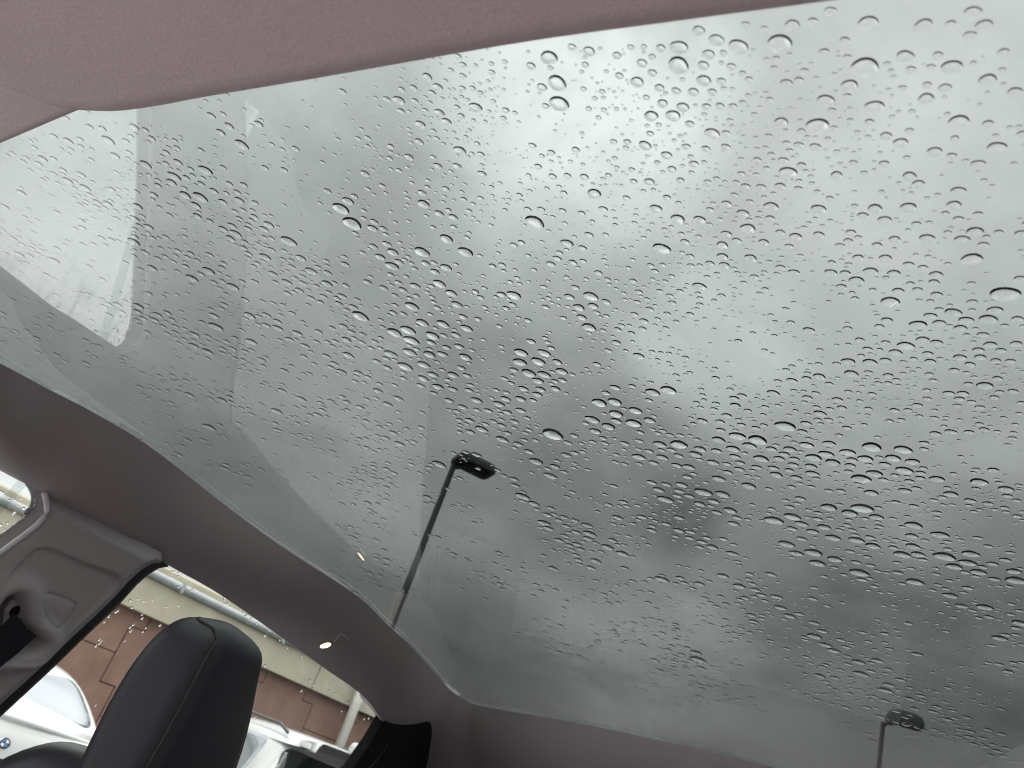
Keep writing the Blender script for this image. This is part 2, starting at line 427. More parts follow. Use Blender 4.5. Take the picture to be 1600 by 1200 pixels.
DROPS = """1354,90,38 1571,448,38 1222,54,35 866,672,34 1279,185,32 1064,90,31 1348,788,31 1476,864,30 1228,659,30 554,342,30 878,152,30 839,339,30
875,120,29 1363,692,28 1358,25,28 1488,94,28 1499,180,28 1346,742,28 1343,890,28 1157,62,28 1519,396,28 1185,681,28 1210,808,28 1588,902,28
1558,222,26 1100,764,26 536,320,26 862,81,26 1064,64,26 1368,157,26 566,489,26 1272,859,26 1233,261,26 1036,381,26 1392,464,26 1062,689,26 1444,30,25
1416,79,25 1412,697,25 1430,905,25 730,388,24 1435,501,24 1046,604,24 991,656,24 1153,676,24 1296,788,24 1239,803,24 1428,816,24 1410,862,24
1329,125,24 640,511,24 645,527,24 1545,492,24 938,624,24 1041,776,24 1530,748,24 1517,861,24 1230,846,24 1278,876,24 1091,1028,24 1521,10,24
454,372,24 1292,148,24 1544,116,24 662,388,24 619,515,24 635,568,24 1414,730,24 1328,797,24 1469,831,24 1512,875,24 1538,31,23 925,457,23 828,578,23
1524,355,23 1555,478,23 1490,482,23 1416,534,23 818,772,23 1272,710,23 1367,735,23 1491,881,23 1539,945,23 1273,991,23 1346,1050,23 316,304,22
1115,201,22 1170,350,22 805,456,22 843,560,22 1539,597,22 964,642,22 839,717,22 1171,755,22 1325,702,22 1353,712,22 1302,836,22 1435,862,22
1529,890,22 1305,870,22 1122,54,22 339,507,22 678,520,22 922,506,22 816,546,22 1420,317,22 1021,608,22 927,651,22 1130,768,22 1302,718,22 1396,711,22
1339,840,22 1054,173,22 1448,146,22 646,474,22 1061,336,22 814,561,22 688,722,22 962,623,22 1190,712,22 1292,705,22 1364,849,22 1035,902,22
1383,1076,22 324,262,21 381,222,21 931,296,21 1240,31,21 1516,48,21 1206,316,21 1102,118,21 1020,174,21 615,411,21 700,368,21 642,546,21 1280,320,21
1449,366,21 1339,432,21 994,637,21 952,662,21 923,831,21 1381,745,21 1464,744,21 1572,760,21 1485,927,21 1593,970,21 1562,994,21 1254,198,20
1422,269,20 689,439,20 1331,579,20 754,667,20 1124,744,20 1124,683,20 973,862,20 1584,889,20 275,272,20 746,162,20 1222,184,20 1408,216,20 1461,230,20
1498,292,20 328,665,20 694,502,20 612,549,20 673,550,20 729,554,20 888,375,20 1491,314,20 1361,418,20 1360,561,20 1172,692,20 851,814,20 1261,691,20
1426,717,20 1362,766,20 1486,768,20 1288,820,20 1370,804,20 1427,850,20 1535,882,20 1245,861,20 1156,913,20 1342,1032,20 998,121,20 662,500,20
664,566,20 1094,442,20 852,547,20 852,581,20 1504,368,20 1510,495,20 1326,560,20 786,683,20 1032,690,20 999,710,20 861,740,20 1142,794,20 1146,697,20
950,852,20 1290,1005,20 1303,1014,20 1069,161,19 1010,221,19 1529,250,19 392,490,19 731,509,19 879,576,19 1383,338,19 1088,706,19 1235,698,19
1214,738,19 1270,736,19 1253,815,19 172,216,19 211,375,19 328,420,19 302,432,19 366,445,19 721,230,19 664,314,19 558,351,19 326,547,18 616,390,18
707,454,18 716,472,18 781,628,18 1162,328,18 1130,378,18 1174,398,18 842,591,18 1397,422,18 1454,489,18 1500,554,18 1077,726,18 1066,754,18
1116,780,18 1282,642,18 1414,763,18 1130,897,18 1371,1030,18 923,74,18 1109,78,18 1230,124,18 394,531,18 416,398,18 488,420,18 686,601,18 906,476,18
1384,398,18 1468,500,18 1308,564,18 1281,584,18 1036,711,18 1094,784,18 1115,719,18 1095,698,18 918,818,18 1062,826,18 1147,815,18 1296,689,18
1268,725,18 1270,827,18 1508,891,18 1088,1018,18 1220,947,18 1389,1068,18 230,254,18 292,302,18 371,362,18 626,152,18 546,310,18 1094,41,18 1299,11,18
1477,131,18 699,414,18 546,552,18 709,582,18 663,588,18 746,622,18 798,454,18 434,640,18 1596,360,18 1299,421,18 1501,508,18 1442,526,18 1547,534,18
1400,546,18 931,670,18 1016,653,18 1030,762,18 835,784,18 1080,828,18 1114,852,18 1145,862,18 932,874,18 1209,610,18 1425,834,18 1582,898,18
1503,944,18 1214,930,18 1234,960,18 1281,1054,18 1101,96,17 1043,237,17 1568,76,17 1308,268,17 218,476,17 513,440,17 693,550,17 436,510,17 678,582,17
1130,396,17 999,552,17 1404,450,17 1464,531,17 626,691,17 815,620,17 964,654,17 858,823,17 920,839,17 966,806,17 1062,806,17 865,886,17 1245,743,17
1558,952,17 1016,279,16 1289,76,16 1544,188,16 304,538,16 472,400,16 450,438,16 650,443,16 466,518,16 592,608,16 791,620,16 1194,374,16 891,460,16
1280,362,16 1349,332,16 1241,421,16 1536,519,16 746,708,16 846,605,16 841,613,16 828,703,16 1058,724,16 1075,742,16 1019,751,16 1078,772,16
1121,798,16 1149,710,16 856,802,16 901,829,16 1042,816,16 1097,844,16 924,885,16 1462,674,16 1383,722,16 1240,723,16 1251,776,16 1253,839,16
1180,919,16 1190,927,16 1092,1087,16 1407,1060,16 1421,1090,16 1439,1095,16 1480,1122,16 1516,1141,16 1516,1150,16 108,280,16 135,291,16 87,405,16
270,282,16 308,318,16 217,320,16 239,416,16 670,116,16 689,172,16 700,186,16 422,348,16 1271,28,16 1486,32,16 962,602,16 1206,698,16 1005,93,16
1085,138,16 1037,156,16 1220,286,16 719,538,16 543,528,16 535,578,16 624,620,16 724,633,16 472,621,16 1133,410,16 928,474,16 910,492,16 872,562,16
1398,369,16 1594,431,16 1384,559,16 819,604,16 869,604,16 811,691,16 1098,654,16 1004,805,16 1191,810,16 1309,621,16 1486,671,16 1332,715,16
1209,728,16 1552,731,16 1516,779,16 1238,823,16 1403,892,16 1094,910,16 1512,916,16 1554,902,16 1272,971,16 659,190,16 1321,58,16 1466,81,16
1275,224,16 305,520,16 336,491,16 348,623,16 584,353,16 596,398,16 675,532,16 709,605,16 607,629,16 1136,361,16 1341,398,16 1420,409,16 1464,456,16
1590,494,16 1588,533,16 1529,543,16 1532,554,16 1238,591,16 736,672,16 815,638,16 886,708,16 868,726,16 1022,720,16 1062,764,16 1120,701,16
1150,630,16 875,842,16 1019,826,16 1260,658,16 1505,611,16 1226,706,16 1358,722,16 1329,724,16 1218,713,16 1551,878,16 1571,872,16 1205,895,16
1347,903,16 1519,951,16 1285,984,16 1458,1110,16 1559,1172,16 1433,1020,16 1575,1047,16 109,218,15 69,246,15 35,299,15 170,316,15 32,396,15 212,196,15
376,310,15 212,339,15 234,352,15 362,370,15 360,194,15 688,330,15 1032,132,15 1382,251,15 1225,246,15 1598,204,15 297,615,15 351,730,15 681,421,15
714,520,15 607,572,15 561,580,15 703,623,15 794,641,15 498,646,15 1136,314,15 831,530,15 1498,338,15 1330,359,15 1371,379,15 1315,444,15 1450,549,15
616,674,15 735,654,15 552,838,15 578,894,15 594,898,15 556,925,15 1042,754,15 1059,772,15 1111,788,15 1138,735,15 1156,730,15 1183,727,15 1157,720,15
1061,709,15 1136,646,15 1148,619,15 804,746,15 806,756,15 890,830,15 1078,838,15 1152,806,15 958,842,15 902,848,15 1262,618,15 1254,671,15 1242,714,15
1234,789,15 1278,808,15 1360,837,15 1338,876,15 1174,959,15 1178,969,15 1588,979,15 1270,933,15 1249,957,15 1439,1085,15 1382,1093,15 1465,1103,15
686,256,14 716,256,14 572,268,14 1128,122,14 1253,254,14 216,485,14 248,490,14 469,451,14 554,477,14 606,378,14 631,450,14 576,438,14 418,490,14
764,639,14 862,409,14 948,468,14 1579,561,14 435,670,14 604,682,14 948,611,14 1126,656,14 882,806,14 899,811,14 1421,749,14 1328,859,14 1063,901,14
1314,998,14 1322,1009,14 1361,1047,14 1388,1044,14 1552,1162,14 1105,162,14 1126,161,14 1051,260,14 1190,288,14 1359,186,14 1488,239,14 1249,222,14
294,686,14 280,709,14 585,382,14 625,406,14 538,507,14 511,554,14 524,566,14 731,584,14 564,634,14 1152,372,14 880,591,14 1432,346,14 1541,366,14
1519,468,14 1356,542,14 1564,544,14 785,662,14 605,873,14 898,678,14 888,689,14 899,705,14 1136,722,14 1127,669,14 951,786,14 975,782,14 883,835,14
1093,852,14 891,850,14 908,856,14 1316,634,14 1398,638,14 1434,630,14 1499,620,14 1538,668,14 1438,744,14 1432,760,14 1574,772,14 1442,872,14
1164,932,14 1096,1042,14 1546,962,14 1419,972,14 1305,1057,14 129,271,14 9,321,14 154,314,14 280,251,14 336,296,14 350,313,14 310,335,14 228,392,14
364,350,14 350,355,14 332,178,14 657,218,14 755,268,14 641,242,14 185,474,14 414,355,14 804,575,14 1204,337,14 794,674,14 805,656,14 1021,109,14
1058,137,14 1114,139,14 1144,99,14 1079,189,14 1135,225,14 1166,287,14 243,498,14 428,425,14 536,460,14 725,492,14 699,540,14 590,562,14 417,506,14
435,500,14 454,528,14 478,538,14 722,572,14 659,600,14 734,607,14 442,608,14 1071,374,14 1110,408,14 922,517,14 1007,498,14 964,532,14 1220,359,14
1220,414,14 1434,449,14 1596,456,14 1556,560,14 1491,575,14 1559,588,14 1261,588,14 575,784,14 669,775,14 977,690,14 1015,702,14 1050,700,14
1160,615,14 862,792,14 886,820,14 1105,838,14 1131,840,14 904,873,14 900,865,14 1583,608,14 1514,672,14 1444,689,14 1234,732,14 1544,784,14
1314,764,14 1396,853,14 1544,851,14 1400,782,14 1428,788,14 1360,881,14 1464,798,14 1176,910,14 1024,1030,14 1031,1046,14 1329,1002,14 1430,1106,14
1499,1138,14 1569,1180,14 1521,1161,14 1383,988,14 1561,1036,14 1328,1082,14 1355,1104,14 1322,1104,14 1358,1146,14 1375,1118,14 1400,1110,14
661,298,13 901,230,13 865,272,13 1166,34,13 1146,162,13 1258,107,13 89,553,13 192,486,13 263,487,13 365,543,13 514,424,13 475,440,13 451,456,13
531,472,13 616,486,13 605,558,13 550,516,13 499,516,13 410,560,13 446,577,13 543,626,13 1043,305,13 936,423,13 900,446,13 1179,429,13 1384,532,13
759,660,13 605,731,13 943,682,13 1001,673,13 999,686,13 1159,661,13 960,757,13 874,811,13 908,820,13 1020,820,13 1554,618,13 1444,699,13 1399,740,13
1295,764,13 1237,758,13 1279,799,13 1374,820,13 1589,804,13 1366,914,13 1579,958,13 1272,916,13 1535,1152,13 1549,1179,13 1481,1073,13 1284,1040,13
86,211,12 62,254,12 100,264,12 176,294,12 160,370,12 22,371,12 74,428,12 142,196,12 239,214,12 261,236,12 316,285,12 360,285,12 372,298,12 329,343,12
212,368,12 299,394,12 315,426,12 329,396,12 335,439,12 389,355,12 384,376,12 382,385,12 390,394,12 537,140,12 606,152,12 648,134,12 677,142,12
725,98,12 722,178,12 753,238,12 464,230,12 416,260,12 698,292,12 888,271,12 1195,41,12 1171,120,12 1214,88,12 1301,169,12 1248,291,12 4,488,12
58,527,12 225,496,12 269,497,12 355,532,12 349,543,12 384,547,12 426,388,12 507,461,12 502,470,12 632,488,12 653,506,12 567,533,12 496,532,12
736,599,12 715,640,12 792,611,12 746,638,12 744,453,12 536,618,12 910,330,12 804,380,12 990,436,12 992,488,12 966,512,12 951,545,12 1119,588,12
1477,330,12 1216,593,12 1388,596,12 1296,597,12 431,660,12 659,666,12 772,656,12 719,654,12 566,750,12 605,760,12 538,862,12 590,872,12 604,882,12
525,886,12 518,894,12 719,745,12 711,746,12 780,862,12 585,906,12 532,901,12 834,623,12 927,688,12 946,690,12 964,708,12 1124,732,12 1194,662,12
980,789,12 1056,836,12 1278,653,12 1448,607,12 1496,631,12 1596,627,12 1374,712,12 1443,729,12 1525,761,12 1352,808,12 1446,842,12 1481,844,12
1373,791,12 1327,810,12 1312,826,12 1371,890,12 1356,868,12 1424,886,12 1459,779,12 1570,791,12 1319,896,12 1070,909,12 1196,937,12 944,927,12
838,912,12 1191,960,12 874,1018,12 1065,1021,12 1095,1069,12 1098,1075,12 1457,920,12 1478,918,12 1588,990,12 1362,1034,12 1584,1034,12 1291,1064,12
1260,1025,12 1230,1012,12 1205,1000,12 792,169,12 854,162,12 863,235,12 1017,205,12 1184,246,12 1229,220,12 1304,196,12 1203,152,12 25,516,12
172,474,12 255,508,12 329,621,12 318,686,12 624,439,12 596,542,12 568,520,12 520,510,12 518,572,12 405,505,12 476,555,12 701,591,12 752,462,12
505,639,12 880,326,12 980,306,12 816,376,12 1079,397,12 999,453,12 1079,488,12 1016,480,12 826,498,12 1357,579,12 1452,582,12 1236,501,12 573,656,12
644,724,12 535,786,12 709,864,12 781,911,12 827,669,12 822,674,12 820,685,12 838,686,12 840,794,12 1295,653,12 1449,620,12 1268,758,12 1298,808,12
1332,826,12 1206,793,12 1429,870,12 1402,877,12 1386,893,12 1120,946,12 1580,942,12 1445,1140,12 1159,268,12 1064,278,12 991,280,12 1492,212,12
60,549,12 275,508,12 276,518,12 326,524,12 352,474,12 384,466,12 292,593,12 219,603,12 360,619,12 487,463,12 632,589,12 679,612,12 792,479,12
786,411,12 748,496,12 502,628,12 826,324,12 847,324,12 1110,324,12 1080,412,12 1128,459,12 1051,470,12 868,593,12 1154,530,12 1423,440,12 574,698,12
788,741,12 824,612,12 916,659,12 882,735,12 856,730,12 1119,628,12 1169,639,12 895,767,12 1357,636,12 1363,613,12 1419,638,12 1518,625,12 1460,650,12
1582,682,12 1592,764,12 1324,818,12 1126,930,12 1190,965,12 1005,1007,12 1058,982,12 1050,1008,12 1079,1096,12 1410,910,12 1576,914,12 1458,1150,12
1390,1012,12 1564,1106,12 1415,1132,12 85,246,11 184,340,11 130,354,11 48,398,11 89,386,11 278,229,11 299,262,11 266,334,11 219,351,11 210,398,11
240,370,11 248,402,11 279,390,11 294,400,11 309,405,11 291,414,11 350,409,11 348,437,11 380,438,11 368,328,11 381,326,11 375,339,11 394,342,11
629,137,11 650,155,11 770,110,11 724,135,11 740,135,11 612,226,11 599,288,11 104,564,11 196,469,11 403,409,11 804,666,11 960,218,11 1020,85,11
1011,149,11 1161,157,11 1106,281,11 1210,103,11 1234,232,11 1202,209,11 234,457,11 268,628,11 378,636,11 394,646,11 345,663,11 382,726,11 425,370,11
498,415,11 462,432,11 496,445,11 543,482,11 710,352,11 652,460,11 581,542,11 412,570,11 484,582,11 631,580,11 594,598,11 574,622,11 544,639,11
556,594,11 618,600,11 1172,312,11 1073,348,11 912,405,11 950,434,11 1063,452,11 1047,459,11 1094,473,11 996,469,11 1057,584,11 1481,360,11 1364,450,11
1346,553,11 1428,558,11 1228,480,11 1401,591,11 1372,596,11 1570,506,11 516,686,11 466,660,11 591,679,11 594,665,11 562,684,11 671,729,11 730,660,11
585,728,11 570,735,11 531,756,11 408,732,11 585,746,11 588,818,11 548,822,11 558,834,11 541,834,11 592,916,11 685,838,11 786,919,11 760,935,11
1034,701,11 871,718,11 1141,606,11 997,788,11 959,817,11 1024,812,11 1169,810,11 976,850,11 850,867,11 1264,683,11 1340,754,11 1592,756,11 1312,786,11
1395,808,11 1304,885,11 1572,798,11 932,906,11 952,941,11 846,922,11 1018,924,11 1102,933,11 1154,942,11 1134,967,11 1158,980,11 1172,987,11
1188,984,11 876,976,11 1056,974,11 1035,988,11 1054,1032,11 1068,1034,11 1072,1042,11 1082,1056,11 1036,1098,11 1154,1092,11 810,989,11 1427,913,11
1466,912,11 1562,914,11 1216,936,11 1226,966,11 1384,1051,11 1421,1064,11 1421,1073,11 1404,1077,11 1492,1121,11 1454,1159,11 1295,1071,11
1290,1084,11 1260,1084,11 1266,1035,11 1249,1041,11 1414,1120,11 1432,1136,11 576,213,10 752,307,10 921,167,10 1179,176,10 1030,192,10 1081,267,10
988,262,10 1329,185,10 148,556,10 196,557,10 288,528,10 224,582,10 250,586,10 255,626,10 180,662,10 443,403,10 604,364,10 639,399,10 474,501,10
758,448,10 459,616,10 441,599,10 1092,367,10 1036,411,10 1041,510,10 1153,424,10 1326,410,10 1375,544,10 480,659,10 636,688,10 1022,648,10 944,644,10
975,700,10 898,722,10 919,732,10 1193,646,10 1098,615,10 1084,660,10 1075,885,10 1100,805,10 1241,608,10 1586,661,10 1501,842,10 1400,841,10
1384,842,10 1488,787,10 1402,984,10 1478,985,10 1536,1100,10 1397,944,10 55,229,10 21,238,10 38,251,10 42,245,10 144,248,10 86,270,10 126,318,10
152,321,10 182,328,10 90,330,10 130,380,10 302,272,10 248,280,10 289,292,10 215,298,10 272,407,10 290,368,10 396,327,10 375,345,10 390,349,10
350,176,10 278,422,10 666,170,10 706,107,10 788,182,10 747,222,10 610,245,10 625,264,10 734,327,10 570,327,10 942,140,10 1141,185,10 1080,242,10
1028,251,10 1196,228,10 1182,270,10 1120,276,10 1026,286,10 1198,260,10 1294,214,10 1308,234,10 1425,171,10 1392,108,10 1584,253,10 21,467,10
60,508,10 80,511,10 89,460,10 160,466,10 260,501,10 289,512,10 281,535,10 318,538,10 340,532,10 391,579,10 368,558,10 381,561,10 270,585,10 314,602,10
250,609,10 262,609,10 389,637,10 305,673,10 350,680,10 330,720,10 445,390,10 404,379,10 474,430,10 678,353,10 599,509,10 559,542,10 439,530,10
798,438,10 558,586,10 570,596,10 784,539,10 412,469,10 1109,348,10 835,419,10 1091,456,10 1031,452,10 1012,465,10 1057,500,10 1019,547,10 1177,518,10
1050,429,10 1105,430,10 1332,455,10 1412,563,10 470,678,10 486,682,10 798,744,10 585,735,10 584,740,10 548,750,10 546,755,10 493,746,10 596,748,10
608,746,10 612,755,10 591,786,10 605,780,10 676,785,10 578,795,10 586,800,10 600,810,10 529,822,10 650,836,10 741,815,10 741,892,10 795,891,10
909,691,10 1072,665,10 969,789,10 1006,839,10 925,860,10 1061,882,10 1096,890,10 1080,798,10 1372,681,10 1474,787,10 1598,798,10 1514,788,10
1418,805,10 964,913,10 966,940,10 1111,940,10 1139,978,10 1148,988,10 1160,990,10 1192,1021,10 1171,1003,10 936,1000,10 924,1009,10 919,1031,10
889,1021,10 990,972,10 1048,1046,10 1056,1055,10 1149,1100,10 824,996,10 805,995,10 1598,1006,10 1300,1099,10 1316,940,10 1392,925,10 1400,1128,10
1579,1189,10 684,214,10 442,231,10 669,290,10 702,326,10 570,339,10 1007,70,10 5,534,10 135,530,10 156,539,10 304,530,10 385,496,10 236,607,10
456,405,10 731,369,10 636,430,10 596,498,10 487,548,10 456,570,10 759,478,10 428,472,10 947,364,10 1094,412,10 1028,496,10 943,514,10 809,432,10
1162,439,10 1187,456,10 1040,437,10 1519,482,10 458,678,10 610,661,10 642,718,10 735,790,10 946,771,10 1558,672,10 1584,674,10 1404,994,10
1512,1072,10 1458,1049,10 670,280,9 769,290,9 790,326,9 915,87,9 1101,176,9 1101,251,9 1158,246,9 1006,296,9 1269,284,9 1357,211,9 275,526,9 277,459,9
300,560,9 380,570,9 280,610,9 330,614,9 626,377,9 788,421,9 776,462,9 500,621,9 416,597,9 736,529,9 962,349,9 1039,356,9 1014,359,9 1006,369,9
826,397,9 886,431,9 974,386,9 945,404,9 982,416,9 975,456,9 978,546,9 908,527,9 1033,549,9 1046,550,9 1028,560,9 1020,434,9 1264,346,9 1251,397,9
1314,458,9 540,688,9 720,662,9 555,731,9 516,739,9 605,772,9 560,862,9 734,875,9 1040,798,9 1045,933,9 886,1008,9 990,986,9 1031,1075,9 1048,1074,9
1018,965,9 1026,950,9 1135,1086,9 1372,967,9 1530,1083,9 112,232,9 92,285,9 118,308,9 124,304,9 136,313,9 166,324,9 8,361,9 5,356,9 40,338,9 54,382,9
31,408,9 10,395,9 318,276,9 234,272,9 183,268,9 250,322,9 240,310,9 198,328,9 226,368,9 252,386,9 359,376,9 673,158,9 697,124,9 769,97,9 790,94,9
772,156,9 40,464,9 138,458,9 714,216,8 729,212,8 638,260,8 694,314,8 782,284,8 612,329,8 948,109,8 892,250,8 1133,282,8 943,277,8 138,550,8 138,574,8
189,456,8 144,500,8 294,521,8 348,466,8 261,458,8 380,621,8 244,644,8 604,474,8 777,490,8 816,312,8 994,334,8 1019,348,8 1049,352,8 1148,345,8
1118,370,8 886,388,8 977,466,8 1024,506,8 989,532,8 958,562,8 1250,562,8 437,676,8 555,653,8 580,671,8 600,670,8 551,678,8 725,715,8 722,799,8
1018,791,8 978,1001,8 874,1045,8 858,979,8 1146,1064,8 816,1012,8 1448,970,8 741,186,8 759,188,8 692,152,8 712,154,8 694,223,8 612,236,8 566,200,8
1012,194,8 1054,217,8 92,480,8 149,641,8 224,661,8 214,662,8 285,725,8 734,362,8 858,359,8 849,466,8 1096,564,8 917,574,8 951,572,8 645,695,8
964,977,8 1158,1070,8 31,369,8 66,390,8 106,375,8 86,434,8 172,358,8 233,220,8 280,265,8 398,388,8 398,406,8 394,194,8 666,150,8 744,100,8 765,172,8
732,154,8 710,205,8 754,256,8 480,198,8 604,300,8 645,284,8 771,339,8 910,110,8 910,206,8 964,168,8 862,250,8 1067,257,8 1251,186,8 11,533,8 146,537,8
140,557,8 359,552,8 211,575,8 339,610,8 898,368,8 848,376,8 626,704,8 780,696,8 739,847,8 717,786,8 881,760,8 835,967,8 854,967,8 1150,1030,8
836,995,8 1522,1196,8 767,138,7 764,125,7 697,203,7 630,244,7 471,282,7 592,196,7 640,200,7 987,186,7 1012,242,7 1001,268,7 42,529,7 161,575,7
359,575,7 54,586,7 1047,207,6 41,572,6 421,257,6 960,142,6 826,1011,6"""
# ------------------------------------------------------------------ the setting outside the car
gme = bpy.data.meshes.new('ground')
_r = 900
gme.from_pydata([(-_r, -_r, 0), (_r, -_r, 0), (_r, _r, 0), (-_r, _r, 0)], [], [(0, 1, 2, 3)])
ground = link('ground', gme, M['ground'])
tag(ground, 'wet dark asphalt of the parking lot', 'ground', kind='structure')
ame = bpy.data.meshes.new('pavement')
ame.from_pydata([(-7.5, -8.0, 0.008), (-1.3, -8.0, 0.008), (-1.3, 1.30, 0.008), (-7.5, 7.5, 0.008)], [], [(0, 1, 2, 3)])  # wedge shaped to brighten the rear window's reflection in the roof
apron = link('pavement', ame, M['apron'])
tag(apron, 'pale streaked concrete pavement beside the car, added to brighten the roof reflection', 'pavement', kind='structure')
bme = bpy.data.meshes.new('parking_bay')
bme.from_pydata([(-14.5, -8.0, 0.004), (-1.3, -8.0, 0.004), (-1.3, 2.4, 0.004), (-5.6, 15.0, 0.004), (-8.0, 15.0, 0.004)], [], [(0, 1, 2, 3, 4)])
tag(link('parking_bay', bme, M['bay']), 'grey concrete parking bays in front of the retaining wall', 'ground', kind='structure')

WA = math.radians(22.5)
WU = Vector((math.sin(WA), math.cos(WA), 0))            # along the retaining wall
WN = Vector((math.cos(WA), -math.sin(WA), 0))           # from the wall towards the car
WD = 12.5
W0 = -WN * WD


def wp(s, out, z):
    return W0 + WU * s + WN * out + Vector((0, 0, z))


def px_wall(px, py, out=0.0):
    """(distance along the wall, height) where the line of sight meets the wall"""
    d = ray(px, py)
    t = -(WD - out) / d.dot(WN)
    p = EYE + d * t
    return (p - W0).dot(WU), p.z


Z_BAND = 2.47
wall = empty('retaining_wall', wp(8, 0, 0), label='brown precast panel retaining wall with beige concrete parapet behind the parked white cars', cat='retaining wall')


def wall_box(name, s0, s1, o0, o1, z0, z1, m, bev=0.0):
    v = [wp(s, o, z) for z in (z0, z1) for (s, o) in ((s0, o0), (s1, o0), (s1, o1), (s0, o1))]
    o = mesh(name, v, [(0, 1, 2, 3), (4, 5, 6, 7), (0, 1, 5, 4), (1, 2, 6, 5), (2, 3, 7, 6), (3, 0, 4, 7)], m, wall)
    if bev: bevel(o, bev)
    return o


wall_box('backing', -4, 40, -0.5, -0.035, 0, Z_BAND, M['brown'])
wall_box('backing', -4, 40, -0.5, -0.13, Z_BAND + 0.004, 3.2, M['beige'])
_core, _arm, _g = 0.98, 0.26, 0.0065
_pitch = _core + _arm
_s0 = px_wall(181, 1045)[0] - 0.5 * _arm
for ci in range(-7, 12):
    sc = _s0 - _core / 2 + ci * _pitch
    off = -0.12 if ci % 2 == 0 else -0.12 - 0.85
    for ri in range(0, 3):
        zc = 1.0 + off + ri * 1.7 + 0.1
        c2, h2, a2, ah = _core / 2 - _g, 0.85 - _g, _core / 2 + _arm - _g, 0.425 - _g
        out2 = [(-c2, -h2), (c2, -h2), (c2, -ah), (a2, -ah), (a2, ah), (c2, ah), (c2, h2), (-c2, h2), (-c2, ah), (-a2, ah), (-a2, -ah), (-c2, -ah)]
        if zc - h2 > Z_BAND or zc + h2 < 0.05: continue
        pr = random.uniform(-0.006, 0.006)
        pts = [wp(sc + a, pr, min(Z_BAND, max(0.01, zc + b))) for a, b in out2]
        try:
            o = slab_poly('panel', pts, WN, 0.11, M['brown'], wall, bev=0.012)
        except Exception:
            pass
_j0 = px_wall(478, 1075)[0]
_zt = px_wall(30, 772)[1]
_seg = 4.4
for k in range(-3, 6):
    a, b = _j0 + k * _seg + 0.012, _j0 + (k + 1) * _seg - 0.012
    v = []
    prof = [(-0.12, Z_BAND), (0.16, Z_BAND), (0.16, Z_BAND + 0.50), (0.12, Z_BAND + 0.53), (0.12, _zt - 0.03), (0.09, _zt), (-0.12, _zt)]
    n = len(prof)
    v = [wp(a, o, z) for o, z in prof] + [wp(b, o, z) for o, z in prof]
    f = [tuple(range(n)), tuple(range(2 * n - 1, n - 1, -1))] + [(i, (i + 1) % n, n + (i + 1) % n, n + i) for i in range(n)]
    bevel(mesh('parapet_block', v, f, M['beige'], wall), 0.01)
_zp = px_wall(330, 941, 0.2)[1]
tube('pipe', [wp(s, 0.20, _zp) for s in (-6, 5, 15, 30)], 0.065, M['pipe'], wall, seg=14)
for s in np.arange(-4, 22, 2.2):
    wall_box('pipe_bracket', s, s + 0.05, 0.12, 0.27, _zp - 0.08, _zp + 0.08, M['pipe'])

# white post between the wall and the parked cars
_d = ray(551, 1113)
_pp = EYE + _d * (16.6 / math.hypot(_d.x, _d.y))
post = tube('post', [(_pp.x, _pp.y, 0), (_pp.x, _pp.y, 4.8)], 0.088, M['white_post'], None, seg=20)
tag(post, 'plain white round post standing before the brown retaining wall', 'post')


# ------------------------------------------------------------------ parked cars
def conform(name, poly, bvh, y0, mat_, parent, off=0.006, rings=6, thick=0.004, dirv=(0, 1, 0), axes='xz'):
    """a star-shaped patch (outline in the car's rear or side view) laid on the body's surface, with thickness"""
    P = np.array(poly, float)
    c = P.mean(0)
    pts = [c] + [c + (p - c) * (k / rings) for k in range(1, rings + 1) for p in P]
    d = Vector(dirv)
    V = []
    for p in pts:
        o = Vector((p[0], y0, p[1])) if axes == 'xz' else Vector((y0, p[0], p[1]))
        h = bvh.ray_cast(o, d)
        q = h[0] if h[0] is not None else o + d * 0.5
        V.append(q - d * off)
    k = len(P)
    F = [(0, 1 + i, 1 + (i + 1) % k) for i in range(k)]
    for r in range(rings - 1):
        b = 1 + r * k
        F += [(b + i, b + (i + 1) % k, b + k + (i + 1) % k, b + k + i) for i in range(k)]
    n = len(V)
    V2 = V + [v + d * (off + thick) for v in V]
    F2 = F + [tuple(n + i for i in f[::-1]) for f in F]
    b = 1 + (rings - 1) * k
    F2 += [(b + i, b + (i + 1) % k, n + b + (i + 1) % k, n + b + i) for i in range(k)]
    return mesh(name, V2, F2, mat_, parent, smooth=True, world=False)


def rounded(poly, r=0.05, n=4):
    P = [Vector((p[0], p[1])) for p in poly]
    out = []
    for i, p in enumerate(P):
        a, b = P[i - 1], P[(i + 1) % len(P)]
        ra = min(r, (a - p).length * 0.45, (b - p).length * 0.45)
        s, e = p + (a - p).normalized() * ra, p + (b - p).normalized() * ra
        for k in range(n + 1):
            t = k / n
            out.append(tuple((s * (1 - t) ** 2 + p * 2 * t * (1 - t) + e * t * t)))
    return out


